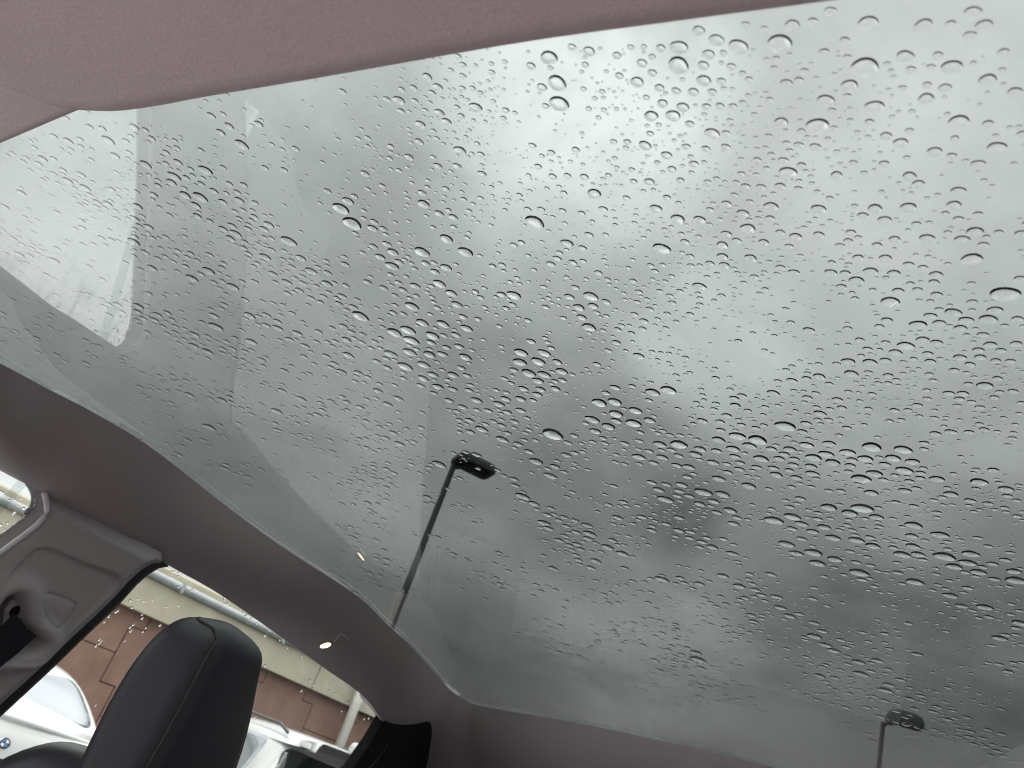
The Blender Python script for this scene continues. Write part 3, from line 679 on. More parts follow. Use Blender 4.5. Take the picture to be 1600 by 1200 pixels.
def car_body(stations, root, name='body'):
    """stations: y, half width, sill z, belt z, roof z, half width of the roof edge"""
    V, n = [], 0
    for (y, w, zs, zb, zr, wt) in stations:
        mid = zs + (zb - zs) * 0.55
        half = [(0, zs), (w * 0.55, zs), (w * 0.93, zs + 0.02), (w, zs + 0.14), (w * 1.005, mid), (w * 0.985, zb - 0.05), (w * 0.95, zb),
                (wt + (w * 0.95 - wt) * 0.45, zb + (zr - zb) * 0.5), (wt, zr - 0.07 * min(1, (zr - zb) * 4)), (wt * 0.86, zr - 0.012), (wt * 0.5, zr), (0, zr + 0.006)]
        ring = half + [(-x, z) for x, z in half[-2:0:-1]]
        n = len(ring)
        V += [(x, y, z) for x, z in ring]
    F = []
    for i in range(len(stations) - 1):
        for k in range(n):
            F.append((i * n + k, i * n + (k + 1) % n, (i + 1) * n + (k + 1) % n, (i + 1) * n + k))
    F.append(tuple(range(n))); F.append(tuple(range((len(stations) - 1) * n, len(stations) * n)))
    o = mesh(name, V, F, M['paint'], root, smooth=True, world=False)
    m = o.modifiers.new('subdivision', 'SUBSURF'); m.levels = 2; m.render_levels = 2
    dg = bpy.context.evaluated_depsgraph_get()
    ev = o.evaluated_get(dg); me = ev.to_mesh()
    bvh = BVHTree.FromPolygons([v.co.copy() for v in me.vertices], [tuple(p.vertices) for p in me.polygons])
    ev.to_mesh_clear()
    return o, bvh


def wheel(root, x, y, r=0.33, w=0.22):
    s = 1 if x > 0 else -1
    pts = []
    bm = bmesh.new()
    prof = [(r - 0.10, -w / 2), (r - 0.02, -w / 2), (r, -w / 2 + 0.03), (r, w / 2 - 0.03), (r - 0.02, w / 2), (r - 0.10, w / 2)]
    N = 24
    vs = [[bm.verts.new((x + b, y + a * math.cos(2 * math.pi * k / N), r + a * math.sin(2 * math.pi * k / N))) for a, b in prof] for k in range(N)]
    for k in range(N):
        for j in range(len(prof)):
            bm.faces.new((vs[k][j], vs[k][(j + 1) % len(prof)], vs[(k + 1) % N][(j + 1) % len(prof)], vs[(k + 1) % N][j]))
    t = from_bm('wheel', bm, M['tyre'], root, smooth=True)
    bm = bmesh.new()
    for k in range(5):
        a = 2 * math.pi * k / 5
        m = Matrix.Translation((x + s * w * 0.36, y, r)) @ Matrix.Rotation(a, 4, 'X')
        q = bmesh.ops.create_cube(bm, size=1.0)
        for v in q['verts']:
            v.co = m @ Vector((v.co.x * 0.03, v.co.y * 0.07, v.co.z * 0.24 + 0.12))
    from_bm('rim', bm, M['alloy'], t)


ST_SEDAN = [(-0.02, 0.74, 0.34, 0.72, 0.80, 0.60), (0.03, 0.84, 0.28, 0.92, 0.985, 0.70), (0.12, 0.885, 0.24, 0.96, 1.03, 0.72), (0.42, 0.915, 0.22, 0.985, 1.045, 0.66),
            (0.62, 0.92, 0.22, 0.99, 1.11, 0.80), (1.20, 0.925, 0.2, 0.985, 1.385, 0.76), (1.75, 0.925, 0.2, 0.975, 1.44, 0.72), (2.60, 0.925, 0.2, 0.96, 1.425, 0.62),
            (3.10, 0.925, 0.2, 0.95, 1.30, 0.58), (3.65, 0.92, 0.2, 0.93, 1.00, 0.64), (4.5, 0.86, 0.22, 0.80, 0.86, 0.58), (4.85, 0.70, 0.3, 0.62, 0.68, 0.5)]
ST_SUV = [(-0.02, 0.78, 0.34, 0.86, 0.93, 0.66), (0.03, 0.89, 0.28, 0.98, 1.10, 0.74), (0.10, 0.925, 0.25, 1.00, 1.36, 0.68), (0.22, 0.94, 0.24, 1.0, 1.55, 0.64),
          (0.5, 0.945, 0.24, 1.0, 1.59, 0.64), (1.6, 0.95, 0.24, 0.98, 1.61, 0.65), (2.5, 0.95, 0.24, 0.96, 1.57, 0.64), (3.1, 0.945, 0.24, 0.95, 1.33, 0.64),
          (3.6, 0.93, 0.25, 0.92, 1.02, 0.68), (4.5, 0.87, 0.28, 0.84, 0.90, 0.6), (4.8, 0.72, 0.35, 0.66, 0.72, 0.52)]


def parked_car(name, st, loc, rz, label):
    root = empty(name, loc, rz, label=label, cat='car', group='white cars parked by the wall')
    body, bvh = car_body(st, root)
    for sx in (-1, 1):
        for y in (0.85, st[-1][0] - 0.95):
            wheel(root, sx * 0.82, y)
    return root, body, bvh


# the sedan seen from behind, left of the headrest
HEAD = math.radians(60)          # nose towards the wall
_d = ray(20, 1137)
_p = EYE + _d * (6.8 / math.hypot(_d.x, _d.y))
car1, b1, v1 = parked_car('parked_car', ST_SEDAN, (_p.x, _p.y, 0), HEAD, 'white sedan with pale rear window and round blue and white badge, left of the headrest')
wpoly = rounded([(-0.74, 1.075), (0.74, 1.075), (0.66, 1.34), (-0.66, 1.34)], 0.09)
g = conform('rear_window', wpoly, v1, -1, M['car_glass'], car1, off=0.012, rings=12)
conform('boot_lid', rounded([(-0.62, 0.70), (0.62, 0.70), (0.66, 0.955), (-0.66, 0.955)], 0.05), v1, -1, M['paint'], car1, off=0.010, rings=8)
sp = tube('spoiler_lip', [Vector(car1.location) + Matrix.Rotation(HEAD, 3, 'Z') @ Vector((x, 0.05 + 0.10 * (abs(x) / 0.7) ** 2, 1.015 - 0.02 * (abs(x) / 0.7) ** 2)) for x in np.linspace(-0.7, 0.7, 11)], 0.016, M['paint'], car1)
ring = [(0.033 * math.cos(a), 0.865 + 0.033 * math.sin(a)) for a in np.linspace(0, 2 * math.pi, 25)[:-1]]
em = conform('badge', ring, v1, -1, M['black'], car1, off=0.020, rings=2, thick=0.012)
for q in range(4):
    a0 = q * math.pi / 2
    quad = [(0, 0.865)] + [(0.0225 * math.cos(a0 + t), 0.865 + 0.0225 * math.sin(a0 + t)) for t in np.linspace(0.03, math.pi / 2 - 0.03, 6)]
    c2 = [(x + 0.002 * (1 if math.cos(a0 + 0.8) > 0 else -1), z + 0.002 * (1 if math.sin(a0 + 0.8) > 0 else -1)) for x, z in quad]
    o = conform('badge_quarter', c2, v1, -1, M['blue'] if q % 2 == 1 else M['plate'], car1, off=0.024, rings=2, thick=0.004)
    o.parent = em
rim_ = conform('badge_rim', ring, v1, -1, M['chrome'], car1, off=0.018, rings=2, thick=0.012); rim_.scale = (1.12, 1, 1); rim_.location.z = -0.865 * 0.0
rim_.parent = em
pl_ = conform('plate_recess', rounded([(-0.34, 0.60), (0.34, 0.60), (0.34, 0.775), (-0.34, 0.775)], 0.03), v1, -1, M['black'], car1, off=0.012, rings=3)
conform('number_plate', rounded([(-0.235, 0.615), (0.235, 0.615), (0.235, 0.745), (-0.235, 0.745)], 0.015), v1, -1, M['plate'], car1, off=0.022, rings=3)
for x0, x1, z0, z1 in ((0.10, 0.185, 0.66, 0.675), (0.17, 0.185, 0.675, 0.71), (-0.02, 0.07, 0.70, 0.712), (-0.18, -0.165, 0.64, 0.72), (-0.09, -0.075, 0.64, 0.72)):
    conform('plate_mark', [(x0, z0), (x1, z0), (x1, z1), (x0, z1)], v1, -1, M['red'], car1, off=0.026, rings=1)
for k in range(6):                                                   # small model lettering, too far to read
    x = 0.34 + k * 0.030
    conform('boot_letter', [(x, 0.775), (x + 0.018, 0.775), (x + 0.020, 0.795), (x + 0.002, 0.797)], v1, -1, M['chrome'], car1, off=0.014, rings=1)
for sx in (-1, 1):
    conform('tail_light', rounded([(sx * 0.66, 0.79), (sx * 0.84, 0.77), (sx * 0.84, 0.90), (sx * 0.66, 0.91)], 0.03), v1, -1, M['red'], car1, off=0.010, rings=4)
    conform('side_window', rounded([(1.05, 1.02), (3.25, 1.0), (2.5, 1.33), (1.5, 1.34)], 0.08), v1, sx * 2.0, M['car_glass'], car1, off=0.012, rings=8, dirv=(-sx, 0, 0), axes='yz')
bx = box_obj('bumper', (-0.80, 0.80, -0.035, 0.10, 0.30, 0.52), M['paint'], car1, 0.03)

# the sport utility right of the headrest, in the same row
_c = W0 + WU * 4.90 + WN * 6.34 + Vector((math.sin(math.radians(40)), math.cos(math.radians(40)), 0)) * 0.93
car2, b2, v2 = parked_car('parked_car', ST_SUV, (_c.x, _c.y, 0), math.radians(50), 'white high car with roof rails and dark rear window right of the headrest')
conform('rear_window', rounded([(-0.74, 1.04), (0.74, 1.04), (0.66, 1.43), (-0.66, 1.43)], 0.09), v2, -1, M['dark_glass'], car2, off=0.012, rings=10)
conform('wiper_panel', rounded([(-0.30, 1.06), (0.55, 1.06), (0.48, 1.20), (-0.22, 1.20)], 0.03), v2, -1, M['seal'], car2, off=0.007, rings=4)
conform('spoiler', rounded([(-0.70, 1.455), (0.70, 1.455), (0.66, 1.545), (-0.66, 1.545)], 0.03), v2, -1, M['paint'], car2, off=0.05, rings=4, thick=0.03)
for sx in (-1, 1):
    conform('tail_light', rounded([(sx * 0.74, 0.84), (sx * 0.91, 0.82), (sx * 0.90, 0.98), (sx * 0.76, 0.98)], 0.03), v2, -1, M['red'], car2, off=0.010, rings=4)
    sw = conform('side_window', rounded([(0.42, 1.03), (1.55, 1.00), (1.55, 1.46), (0.58, 1.46)], 0.12), v2, sx * 2.0, M['car_glass'], car2, off=0.012, rings=10, dirv=(-sx, 0, 0), axes='yz')
    for ya, yb in ((0.80, 1.02), (0.98, 1.10)):
        o = conform('window_bar', [(ya - 0.018, 1.05), (ya + 0.018, 1.05), (yb + 0.018, 1.44), (yb - 0.018, 1.44)], v2, sx * 2.0, M['seal'], car2, off=0.008, rings=3, dirv=(-sx, 0, 0), axes='yz')
        o.parent = sw
    o = conform('dark_trim', [(0.85, 1.04), (1.5, 1.02), (1.5, 1.16), (1.0, 1.10)], v2, sx * 2.0, M['dark_glass'], car2, off=0.007, rings=3, dirv=(-sx, 0, 0), axes='yz')
    o.parent = sw
    conform('side_window', rounded([(1.66, 1.00), (3.0, 0.97), (2.6, 1.44), (1.66, 1.46)], 0.06), v2, sx * 2.0, M['dark_glass'], car2, off=0.012, rings=8, dirv=(-sx, 0, 0), axes='yz')
    Rm = Matrix.Rotation(car2.rotation_euler.z, 3, 'Z')
    tube('roof_rail', [Vector(car2.location) + Rm @ Vector((sx * 0.62, y, 1.60 + z)) for y, z in ((0.35, -0.055), (0.6, 0.0), (1.5, 0.025), (2.3, 0.0), (2.6, -0.05))], 0.014, M['seal'], car2)
bm = bmesh.new()
bmesh.ops.create_uvsphere(bm, u_segments=16, v_segments=10, radius=0.06)
fin = from_bm('aerial_fin', bm, M['paint'], car2, smooth=True)
fin.location = (0.1, 0.40, 1.615); fin.scale = (0.7, 1.6, 1.0)


# ------------------------------------------------------------------ parking lot lamps
def street_lamp(base_px, head_px, top, label, size, rot):
    d = ray(*base_px)
    hd = ray(*head_px)
    el = hd.z / math.hypot(hd.x, hd.y)
    dist = (top - EYE.z) / el
    h = math.hypot(d.x, d.y)
    b = Vector((EYE.x + d.x / h * dist, EYE.y + d.y / h * dist, 0))
    hh = math.hypot(hd.x, hd.y)
    hp = Vector((EYE.x + hd.x / hh * dist, EYE.y + hd.y / hh * dist, top))
    root = empty('street_lamp', b, label=label, cat='street lamp', group='lamp posts of the parking lot')
    tube('pole', [b, b + Vector((0, 0, 2)), b + Vector((0, 0, top - 0.05))], [0.09, 0.082, 0.066], M['pole'], root, seg=14)
    tube('base_cover', [b, b + Vector((0, 0, 0.25))], [0.17, 0.15], M['pole'], root, seg=14)
    dirv = (hp - b); dirv.z = 0
    tube('arm', [b + Vector((0, 0, top - 0.12)), b + dirv * 0.45 + Vector((0, 0, top - 0.04))], 0.05, M['pole'], root)
    L_, W_, T_ = size
    bm = bmesh.new()
    R_ = Matrix.Translation(hp) @ Matrix.Rotation(rot, 4, 'Z')
    rings = [(0.93, 0.0), (1.0, 0.02), (1.0, T_ * 0.45), (0.86, T_ * 0.8), (0.55, T_)]
    vs = []
    for f_, z in rings:
        pl = rounded([(-L_ / 2 * f_, -W_ / 2 * f_), (L_ / 2 * f_, -W_ / 2 * f_), (L_ / 2 * f_, W_ / 2 * f_), (-L_ / 2 * f_, W_ / 2 * f_)], 0.12, 3)
        vs.append([bm.verts.new((R_ @ Vector((x, y, z))) - b) for x, y in pl])
    n = len(vs[0])
    for i in range(len(vs) - 1):
        for k in range(n):
            bm.faces.new((vs[i][k], vs[i][(k + 1) % n], vs[i + 1][(k + 1) % n], vs[i + 1][k]))
    bm.faces.new(vs[0]); bm.faces.new(vs[-1])
    hd_ = from_bm('lamp_head', bm, M['pole'], root)
    bm = bmesh.new()
    q = [(R_ @ Vector((x * L_ * 0.36, y * W_ * 0.36, -0.012))) - b for x, y in ((-1, -1), (1, -1), (1, 1), (-1, 1))]
    q2 = [v + Vector((0, 0, 0.014)) for v in q]
    a_ = [bm.verts.new(v) for v in q + q2]
    for f in ((0, 1, 2, 3), (4, 7, 6, 5), (0, 4, 5, 1), (1, 5, 6, 2), (2, 6, 7, 3), (3, 7, 4, 0)):
        bm.faces.new([a_[i] for i in f])
    o = from_bm('lens_panel', bm, M['dark_glass'], root)
    return root


street_lamp((640, 905), (738, 733), 8.0, 'nearer dark lamp post with a broad flat head, left of centre through the glass roof', (0.94, 0.72, 0.26), math.radians(38))
street_lamp((1377, 1160), (1413, 1134), 8.0, 'far dark lamp post with a boxy head low behind the windscreen end of the roof', (1.05, 0.62, 0.42), math.radians(5))
# ------------------------------------------------------------------ the car we sit in
S = 1.2
X_CEN = -0.20


def roof_z(x, y):
    """underside of the glass roof above the ground"""
    h = S * (0.243 + 0.008 * (1 - ((x / S + 0.15) / 0.46) ** 2) - 0.012 * (max(0.0, 0.8 - y / S) / 0.4) ** 2)
    return EYE.z + h


def at_roof(px, py, off=0.0):
    d = ray(px, py)
    t = 0.3 / d.z if d.z > 0 else 0
    for _ in range(12):
        p = EYE + d * t
        t = (roof_z(p.x, p.y) + off - EYE.z) / d.z
    return EYE + d * t


FLARE = 0.30                                     # behind the pillar the side widens towards the back


def side_x(z, y=1.2):
    return -0.84 - 0.22 * (EYE.z + 0.17 - z) - FLARE * min(0.45, max(0.0, 1.0 - y))


SIDE_N = Vector((1, 0, -0.22)).normalized()


def at_side(px, py, off=0.0):
    """on the inner plane of the car's left side, moved inwards by off"""
    d = ray(px, py)
    # x = -0.84 + off' - 0.22*(0.17 - (z-eye))
    c0 = -0.84 - 0.22 * 0.17 + off * 1.024
    t = c0 / (d.x - 0.22 * d.z)
    if d.y * t < 1.0:
        t = (c0 - FLARE) / (d.x - 0.22 * d.z - FLARE * d.y)
    return EYE + d * t


cabin = empty('car_interior', (X_CEN, 0.8, 0.35), label='grey car cabin under a tinted panoramic glass roof, seen from the back seat', cat='car interior')

# --- tinted roof glass, a curved pane 5 mm thick
gx = np.linspace(-1.04, 0.50, 26); gy = np.linspace(0.02, 2.62, 36)
V, F = [], []
for lay in (0.0, 0.005):
    for y in gy:
        for x in gx:
            V.append((x, y, roof_z(x, y) + lay))
nx, ny = len(gx), len(gy)
for lay in range(2):
    b = lay * nx * ny
    for j in range(ny - 1):
        for i in range(nx - 1):
            F.append((b + j * nx + i, b + j * nx + i + 1, b + (j + 1) * nx + i + 1, b + (j + 1) * nx + i))
edge = [j for j in range(nx)] + [j * nx + nx - 1 for j in range(1, ny)] + [(ny - 1) * nx + i for i in range(nx - 2, -1, -1)] + [j * nx for j in range(ny - 2, 0, -1)]
for a, b in zip(edge, edge[1:] + edge[:1]):
    F.append((a, b, b + nx * ny, a + nx * ny))
rg = mesh('roof_glass', V, F, M['roof_glass'], cabin)
for p in rg.data.polygons: p.use_smooth = len(p.vertices) == 4 and abs(p.normal.z) > 0.5

# --- left roof rail, round the front corner into the windscreen header
PAIRS = [((-150, 492), (-120, 665)), ((0, 567), (0, 735)), ((75, 607), (70, 772)), ((150, 646), (140, 814)), ((238, 700), (205, 850)), ((350, 787), (275, 890)),
         ((437, 851), (345, 930)), ((556, 929), (440, 996)), ((603, 973), (508, 1045)), ((644, 1011), (569, 1089)), ((687, 1059), (601, 1131))]
HEADER = [(705, 1079), (731, 1096), (762, 1105), (906, 1130), (1037, 1158), (1103, 1172), (1204, 1197), (1500, 1262), (1800, 1330)]
G, Wl = [], []
for g_, w_ in PAIRS:
    hang = {-150: 0.040, 0: 0.024, 75: 0.012, 150: 0.007}.get(g_[0], 0.004)      # the lining hangs lower towards the back
    G.append(at_roof(*g_, off=-hang)); Wl.append(at_side(*w_, off=0.0))
G.insert(0, Vector((G[0].x, G[0].y - 0.6, G[0].z - 0.02))); Wl.insert(0, Wl[0] + Vector((0, -0.6, -0.01)))
lastW = Wl[-1]
LOWER = [(640, 1172), (692, 1226), (770, 1266), (920, 1290), (1050, 1316), (1115, 1330), (1215, 1352), (1510, 1405), (1810, 1470)]
for i, g_ in enumerate(HEADER):
    p = at_roof(*g_, off=-0.004)
    G.append(p)
    d = ray(*LOWER[i])
    Wl.append(EYE + d * ((math.hypot(p.x, p.y) + 0.12) / math.hypot(d.x, d.y)))
NS, NP = 150, 14
Gs, Ws = spline([tuple(p) for p in G], NS), spline([tuple(p) for p in Wl], NS)
V, F = [], []
for i in range(NS):
    g_, w_ = Vector(Gs[i]), Vector(Ws[i])
    dirn = (w_ - g_); out = Vector((dirn.x, dirn.y, 0)).normalized()
    ctrl = g_ * 0.56 + w_ * 0.44 - out * 0.020 + Vector((0, 0, -0.022))
    prof = [g_ + out * 0.05 + Vector((0, 0, -0.014)), g_ + out * 0.004 + Vector((0, 0, -0.001)), g_ + Vector((0, 0, -0.0005))]
    for k in range(1, NP):
        t = k / NP
        prof.append(g_ * (1 - t) ** 2 + ctrl * 2 * t * (1 - t) + w_ * t * t)
    prof += [w_, w_ + out * 0.006 + Vector((0, 0, 0.002)), w_ + out * 0.05 + Vector((0, 0, 0.02)), w_ + out * 0.05 + Vector((0, 0, 0.07)), g_ + out * 0.06 + Vector((0, 0, -0.02))]
    V += prof
m = len(prof)
for i in range(NS - 1):
    for k in range(m):
        F.append((i * m + k, i * m + (k + 1) % m, (i + 1) * m + (k + 1) % m, (i + 1) * m + k))
rail = mesh('roof_rail_lining', V, F, M['headliner'], cabin, smooth=True)
rail.data.set_sharp_from_angle(angle=math.radians(45))
rail.data.materials.append(M['gap_shade'])
for i_, p_ in enumerate(rail.data.polygons):
    if i_ % m in (0, m - 1): p_.material_index = 1       # strip darkened for the shade in the tight gap against the glass
rail_bvh = BVHTree.FromPolygons([Vector(v) for v in V], F)


def hit(bvh, px, py):
    d = ray(px, py).normalized()
    h = bvh.ray_cast(EYE, d)
    return h[0], h[1], d


# seam across the lining
pts = []
for t in np.linspace(0, 1, 14):
    x = 442 + (381 - 442) * t; y = 850 + (931 - 850) * t
    x += 8 * t * (1 - t) * 1.6
    h, n, d = hit(rail_bvh, x, y)
    if h: pts.append(h - d * 0.0001)
if len(pts) > 2: tube('lining_seam', pts, 0.0006, M['trim'], rail, seg=6)

# little reading lamp with its bezel
h, n, d = hit(rail_bvh, 508.5, 1007.5)
if n.dot(d) > 0: n = -n
tq = n.to_track_quat('Z', 'Y')


def disc(name, c, n, r0, h0, mat_, parent, tilt=0.0, ax=1.0, seg=24):
    q = n.to_track_quat('Z', 'Y').to_matrix() @ Matrix.Rotation(tilt, 3, 'Z')
    vs, fs = [], []
    prof = [(r0, -0.004), (r0, h0 * 0.4), (r0 * 0.8, h0 * 0.85), (r0 * 0.4, h0)]
    for rr, zz in prof:
        for k in range(seg):
            a = 2 * math.pi * k / seg
            vs.append(c + q @ Vector((rr * math.cos(a) * ax, rr * math.sin(a), zz)))
    for i in range(len(prof) - 1):
        for k in range(seg):
            fs.append((i * seg + k, i * seg + (k + 1) % seg, (i + 1) * seg + (k + 1) % seg, (i + 1) * seg + k))
    fs.append(tuple(range(seg))); fs.append(tuple(range((len(prof) - 1) * seg, len(prof) * seg)))
    return mesh(name, vs, fs, mat_, parent, smooth=True)


lampb = disc('reading_lamp', h, n, 0.0125, 0.0015, M['black'], cabin)
disc('lamp_lens', h + n * 0.0008, n, 0.0105, 0.0022, M['lens'], lampb)
cpts = []
for q in ((521, 1002), (532, 989), (545, 998), (534, 1013)):
    hh, nn, dd = hit(rail_bvh, *q)
    if nn.dot(dd) > 0: nn = -nn
    cpts.append(hh + nn * 0.0025)
slab_poly('hook_cover', cpts, n, 0.006, M['trim'], cabin, bev=0.001)

# --- lining behind the glass opening: the near panel over our head, and the piece behind it
def lining_panel(name, edge, depth, mat_, parent, rad=0.014, lift=0.05):
    """edge: world points of the front lip (left to right); the panel runs back from it"""
    E = spline([tuple(p) for p in edge], 60)
    V, F = [], []
    for i in range(60):
        p = Vector(E[i])
        a = Vector(E[max(i - 1, 0)]); b = Vector(E[min(i + 1, 59)])
        t = (b - a); t.z = 0; t.normalize()
        bk = (Vector((t.y, -t.x, 0)) + Vector((-0.25, -1.2, 0))).normalized()   # backwards, away from the glass opening
        nrm_ = Vector((t.y, -t.x, 0))
        row = []
        for k in range(6):
            w = math.pi / 2 * k / 5
            row.append(p + nrm_ * (rad * (1 - math.cos(w))) + Vector((0, 0, rad * (1 - math.sin(w)) )))
        q = p + nrm_ * rad
        T = Vector((-0.85 + 1.75 * i / 59, p.y - depth, p.z - 0.02))
        for f_ in (0.04, 0.12, 0.3, 0.6, 1.0):
            row.append(q.lerp(T, f_))
        row.append(T + Vector((0, 0, lift)))
        row.append(q + Vector((0, 0, lift)))
        row.append(p + nrm_ * 0.004 + Vector((0, 0, rad + 0.012)))
        V += row
    m = len(row)
    for i in range(59):
        for k in range(m):
            F.append((i * m + k, i * m + (k + 1) % m, (i + 1) * m + (k + 1) % m, (i + 1) * m + k))
    F.append(tuple(range(m))); F.append(tuple(range(59 * m, 60 * m)))
    return mesh(name, V, F, mat_, parent, smooth=True)


edge = [at_roof(-240, 60, -0.030), at_roof(-110, 108, -0.030), at_roof(-50, 129, -0.030), at_roof(0, 148, -0.030), at_roof(60, 173, -0.030), at_roof(97, 187, -0.030), at_roof(130, 191, -0.030),
        at_roof(180, 192, -0.030), at_roof(240, 185, -0.030), at_roof(320, 171, -0.030), at_roof(500, 143, -0.030), at_roof(800, 94, -0.030), at_roof(1050, 62, -0.030), at_roof(1305, 31, -0.030),
        at_roof(1640, -12, -0.030), at_roof(2100, -60, -0.030)]
lining_panel('overhead_panel', edge, 1.1, M['overhead'], cabin)
edge = [at_roof(-230, 322, -0.006), at_roof(-120, 280, -0.006), at_roof(0, 229, -0.006), at_roof(95, 189, -0.006), at_roof(190, 150, -0.006), at_roof(330, 85, -0.006)]
lining_panel('rear_lining', edge, 0.9, M['overhead'], cabin, rad=0.006, lift=0.04)  # takes the paler lining colour for light from the rear window

# --- right roof rail
V, F = [], []
ys = np.linspace(-0.7, 2.3, 40)
for y in ys:
    xr = 0.372
    z = roof_z(xr, max(y, 0.05)) - 0.004
    V += [(xr + 0.08, y, z + 0.002), (xr, y, z + 0.001), (xr + 0.002, y, z - 0.02), (xr + 0.018, y, z - 0.06), (xr + 0.055, y, z - 0.10), (xr + 0.11, y, z - 0.12), (xr + 0.15, y, z - 0.10), (xr + 0.16, y, z)]
m = 8
for i in range(len(ys) - 1):
    for k in range(m):
        F.append((i * m + k, i * m + (k + 1) % m, (i + 1) * m + (k + 1) % m, (i + 1) * m + k))
mesh('roof_rail_lining', V, F, M['headliner'], cabin, smooth=True)

# --- door pillar trim between the two left windows: a relief with seat belt recess, panel edge and round cover
U0, U1, Z0, Z1 = 0.50, 1.42, EYE.z - 0.34, EYE.z + 0.24
STEP = 0.002


def plane_yz(px, py):
    p = at_side(px, py, 0.02)
    return (p.y, p.z)


def poly_sd(poly, Y, Z, near=False):
    """signed distance to a polygon, negative inside (numpy)"""
    P = np.array(poly)
    d = np.full(Y.shape, 1e9); inside = np.zeros(Y.shape, bool)
    NY, NZ = np.zeros(Y.shape), np.zeros(Y.shape)
    for i in range(len(P)):
        a, b = P[i], P[(i + 1) % len(P)]
        e = b - a; wy, wz = Y - a[0], Z - a[1]
        t = np.clip((wy * e[0] + wz * e[1]) / max(e.dot(e), 1e-12), 0, 1)
        q = (wy - e[0] * t) ** 2 + (wz - e[1] * t) ** 2
        cl = q < d
        d = np.where(cl, q, d); NY = np.where(cl, a[0] + e[0] * t, NY); NZ = np.where(cl, a[1] + e[1] * t, NZ)
        c = ((a[1] > Z) != (b[1] > Z)) & (Y < (b[0] - a[0]) * (Z - a[1]) / (b[1] - a[1] + 1e-12) + a[0])
        inside ^= c
    d = np.sqrt(d)
    if near: return np.where(inside, -d, d), NY, NZ
    return np.where(inside, -d, d)


def smooth_poly(px, n=8, closed=True):
    P = [plane_yz(*p) for p in px]
    if not closed: return P
    Q = np.array(P + P[:3])
    out = []
    for i in range(len(P)):
        p0, p1, p2, p3 = Q[i], Q[i + 1], Q[i + 2], Q[(i + 3) % len(Q)] if i + 3 < len(Q) else Q[i + 3 - len(P)]
        for k in range(n):
            t = k / n
            out.append(0.5 * (2 * p1 + (p2 - p0) * t + (2 * p0 - 5 * p1 + 4 * p2 - p3) * t * t + (3 * p1 - p0 - 3 * p2 + p3) * t ** 3))
    return out


def sstep(a, b, x):
    t = np.clip((x - a) / (b - a), 0, 1)
    return t * t * (3 - 2 * t)


REAR_EDGE = [(69, 770), (73, 786), (73, 798), (69, 808), (58, 820), (35, 838), (5, 860), (-60, 908), (-220, 1030), (-500, 1240)]
FRONT_EDGE = [(262, 885), (248, 887), (231, 897), (213, 913), (187, 942), (160, 968), (122, 1004), (82, 1043), (40, 1082), (0, 1119), (-80, 1190), (-250, 1330), (-500, 1530)]
TOP_EDGE = [(262, 870), (205, 838), (145, 806), (100, 782), (80, 772)]
outline = [plane_yz(*p) for p in REAR_EDGE] + [plane_yz(*p) for p in FRONT_EDGE[::-1]] + [plane_yz(*p) for p in TOP_EDGE]
panelP = smooth_poly([(-40, 960), (0, 921), (52, 871), (66, 862), (86, 862), (135, 882), (178, 897), (189, 905), (187, 917), (172, 930), (130, 970), (98, 1006), (78, 1024), (48, 1036), (10, 1030), (-40, 1010)])
capP = smooth_poly([(66, 937), (70, 931), (80, 930), (98, 935), (116, 943), (121, 950), (112, 968), (101, 979), (93, 982), (84, 978), (74, 965), (68, 950)])
holeP = smooth_poly([(-6, 962), (4, 947), (12, 937), (25, 930), (34, 930), (40, 938), (42, 953), (43, 971), (48, 984), (60, 993), (69, 1001), (68, 1010), (54, 1020), (34, 1021), (10, 1024), (-20, 1020), (-25, 990)])
yy = np.arange(U0, U1, STEP); zz = np.arange(Z0, Z1, STEP)
Yg, Zg = np.meshgrid(yy, zz, indexing='ij')
so, NYg, NZg = poly_sd(outline, Yg, Zg, True); sp_ = poly_sd(panelP, Yg, Zg); sc_ = poly_sd(capP, Yg, Zg); sh = poly_sd(holeP, Yg, Zg)
hgt = np.zeros_like(so)
hgt -= 0.014 * sstep(-0.020, 0.0, so)     # rolled edges
sr = poly_sd([plane_yz(*q) for q in REAR_EDGE] + [plane_yz(*q) for q in REAR_EDGE[::-1]], Yg, Zg)
hgt -= 0.012 * np.clip((0.11 - sr) / 0.11, 0, 1) ** 2                            # the trim turns away towards the rear window
hgt -= 0.0045 * sstep(0.0035, -0.0035, sp_)                                    # sunk field
hgt += 0.010 * np.exp(-((sh - 0.010) / 0.012) ** 2)                              # raised lip round the belt recess
hgt -= 0.030 * sstep(0.003, -0.010, sh)
hgt -= 0.0022 * np.exp(-(sc_ / 0.0013) ** 2)                                    # groove of the cover
hgt += 0.002 * sstep(0.0, -0.02, sc_)
keep = so < STEP * 0.8
idx = -np.ones(so.shape, int)
V = []
for i, j in zip(*np.where(keep)):
    idx[i, j] = len(V)
    y, z = yy[i], zz[j]
    if so[i, j] > -STEP * 0.45: y, z = NYg[i, j], NZg[i, j]
    x = side_x(z, y) + 0.02 * 1.024
    V.append(Vector((x, y, z)) + SIDE_N * float(hgt[i, j]))
F = []
a, b, c, d4 = idx[:-1, :-1], idx[1:, :-1], idx[1:, 1:], idx[:-1, 1:]
ok = (a >= 0) & (b >= 0) & (c >= 0) & (d4 >= 0)
for q in zip(a[ok], b[ok], c[ok], d4[ok]): F.append(tuple(int(v) for v in q))
inv = wm(cabin).inverted()
pme = bpy.data.meshes.new('pillar_trim')
pme.from_pydata([tuple(inv @ v) for v in V], [], F)
pillar = link('pillar_trim', pme, M['trim'], cabin, smooth=True)
sol = pillar.modifiers.new('thickness', 'SOLIDIFY'); sol.thickness = 0.006; sol.offset = -1

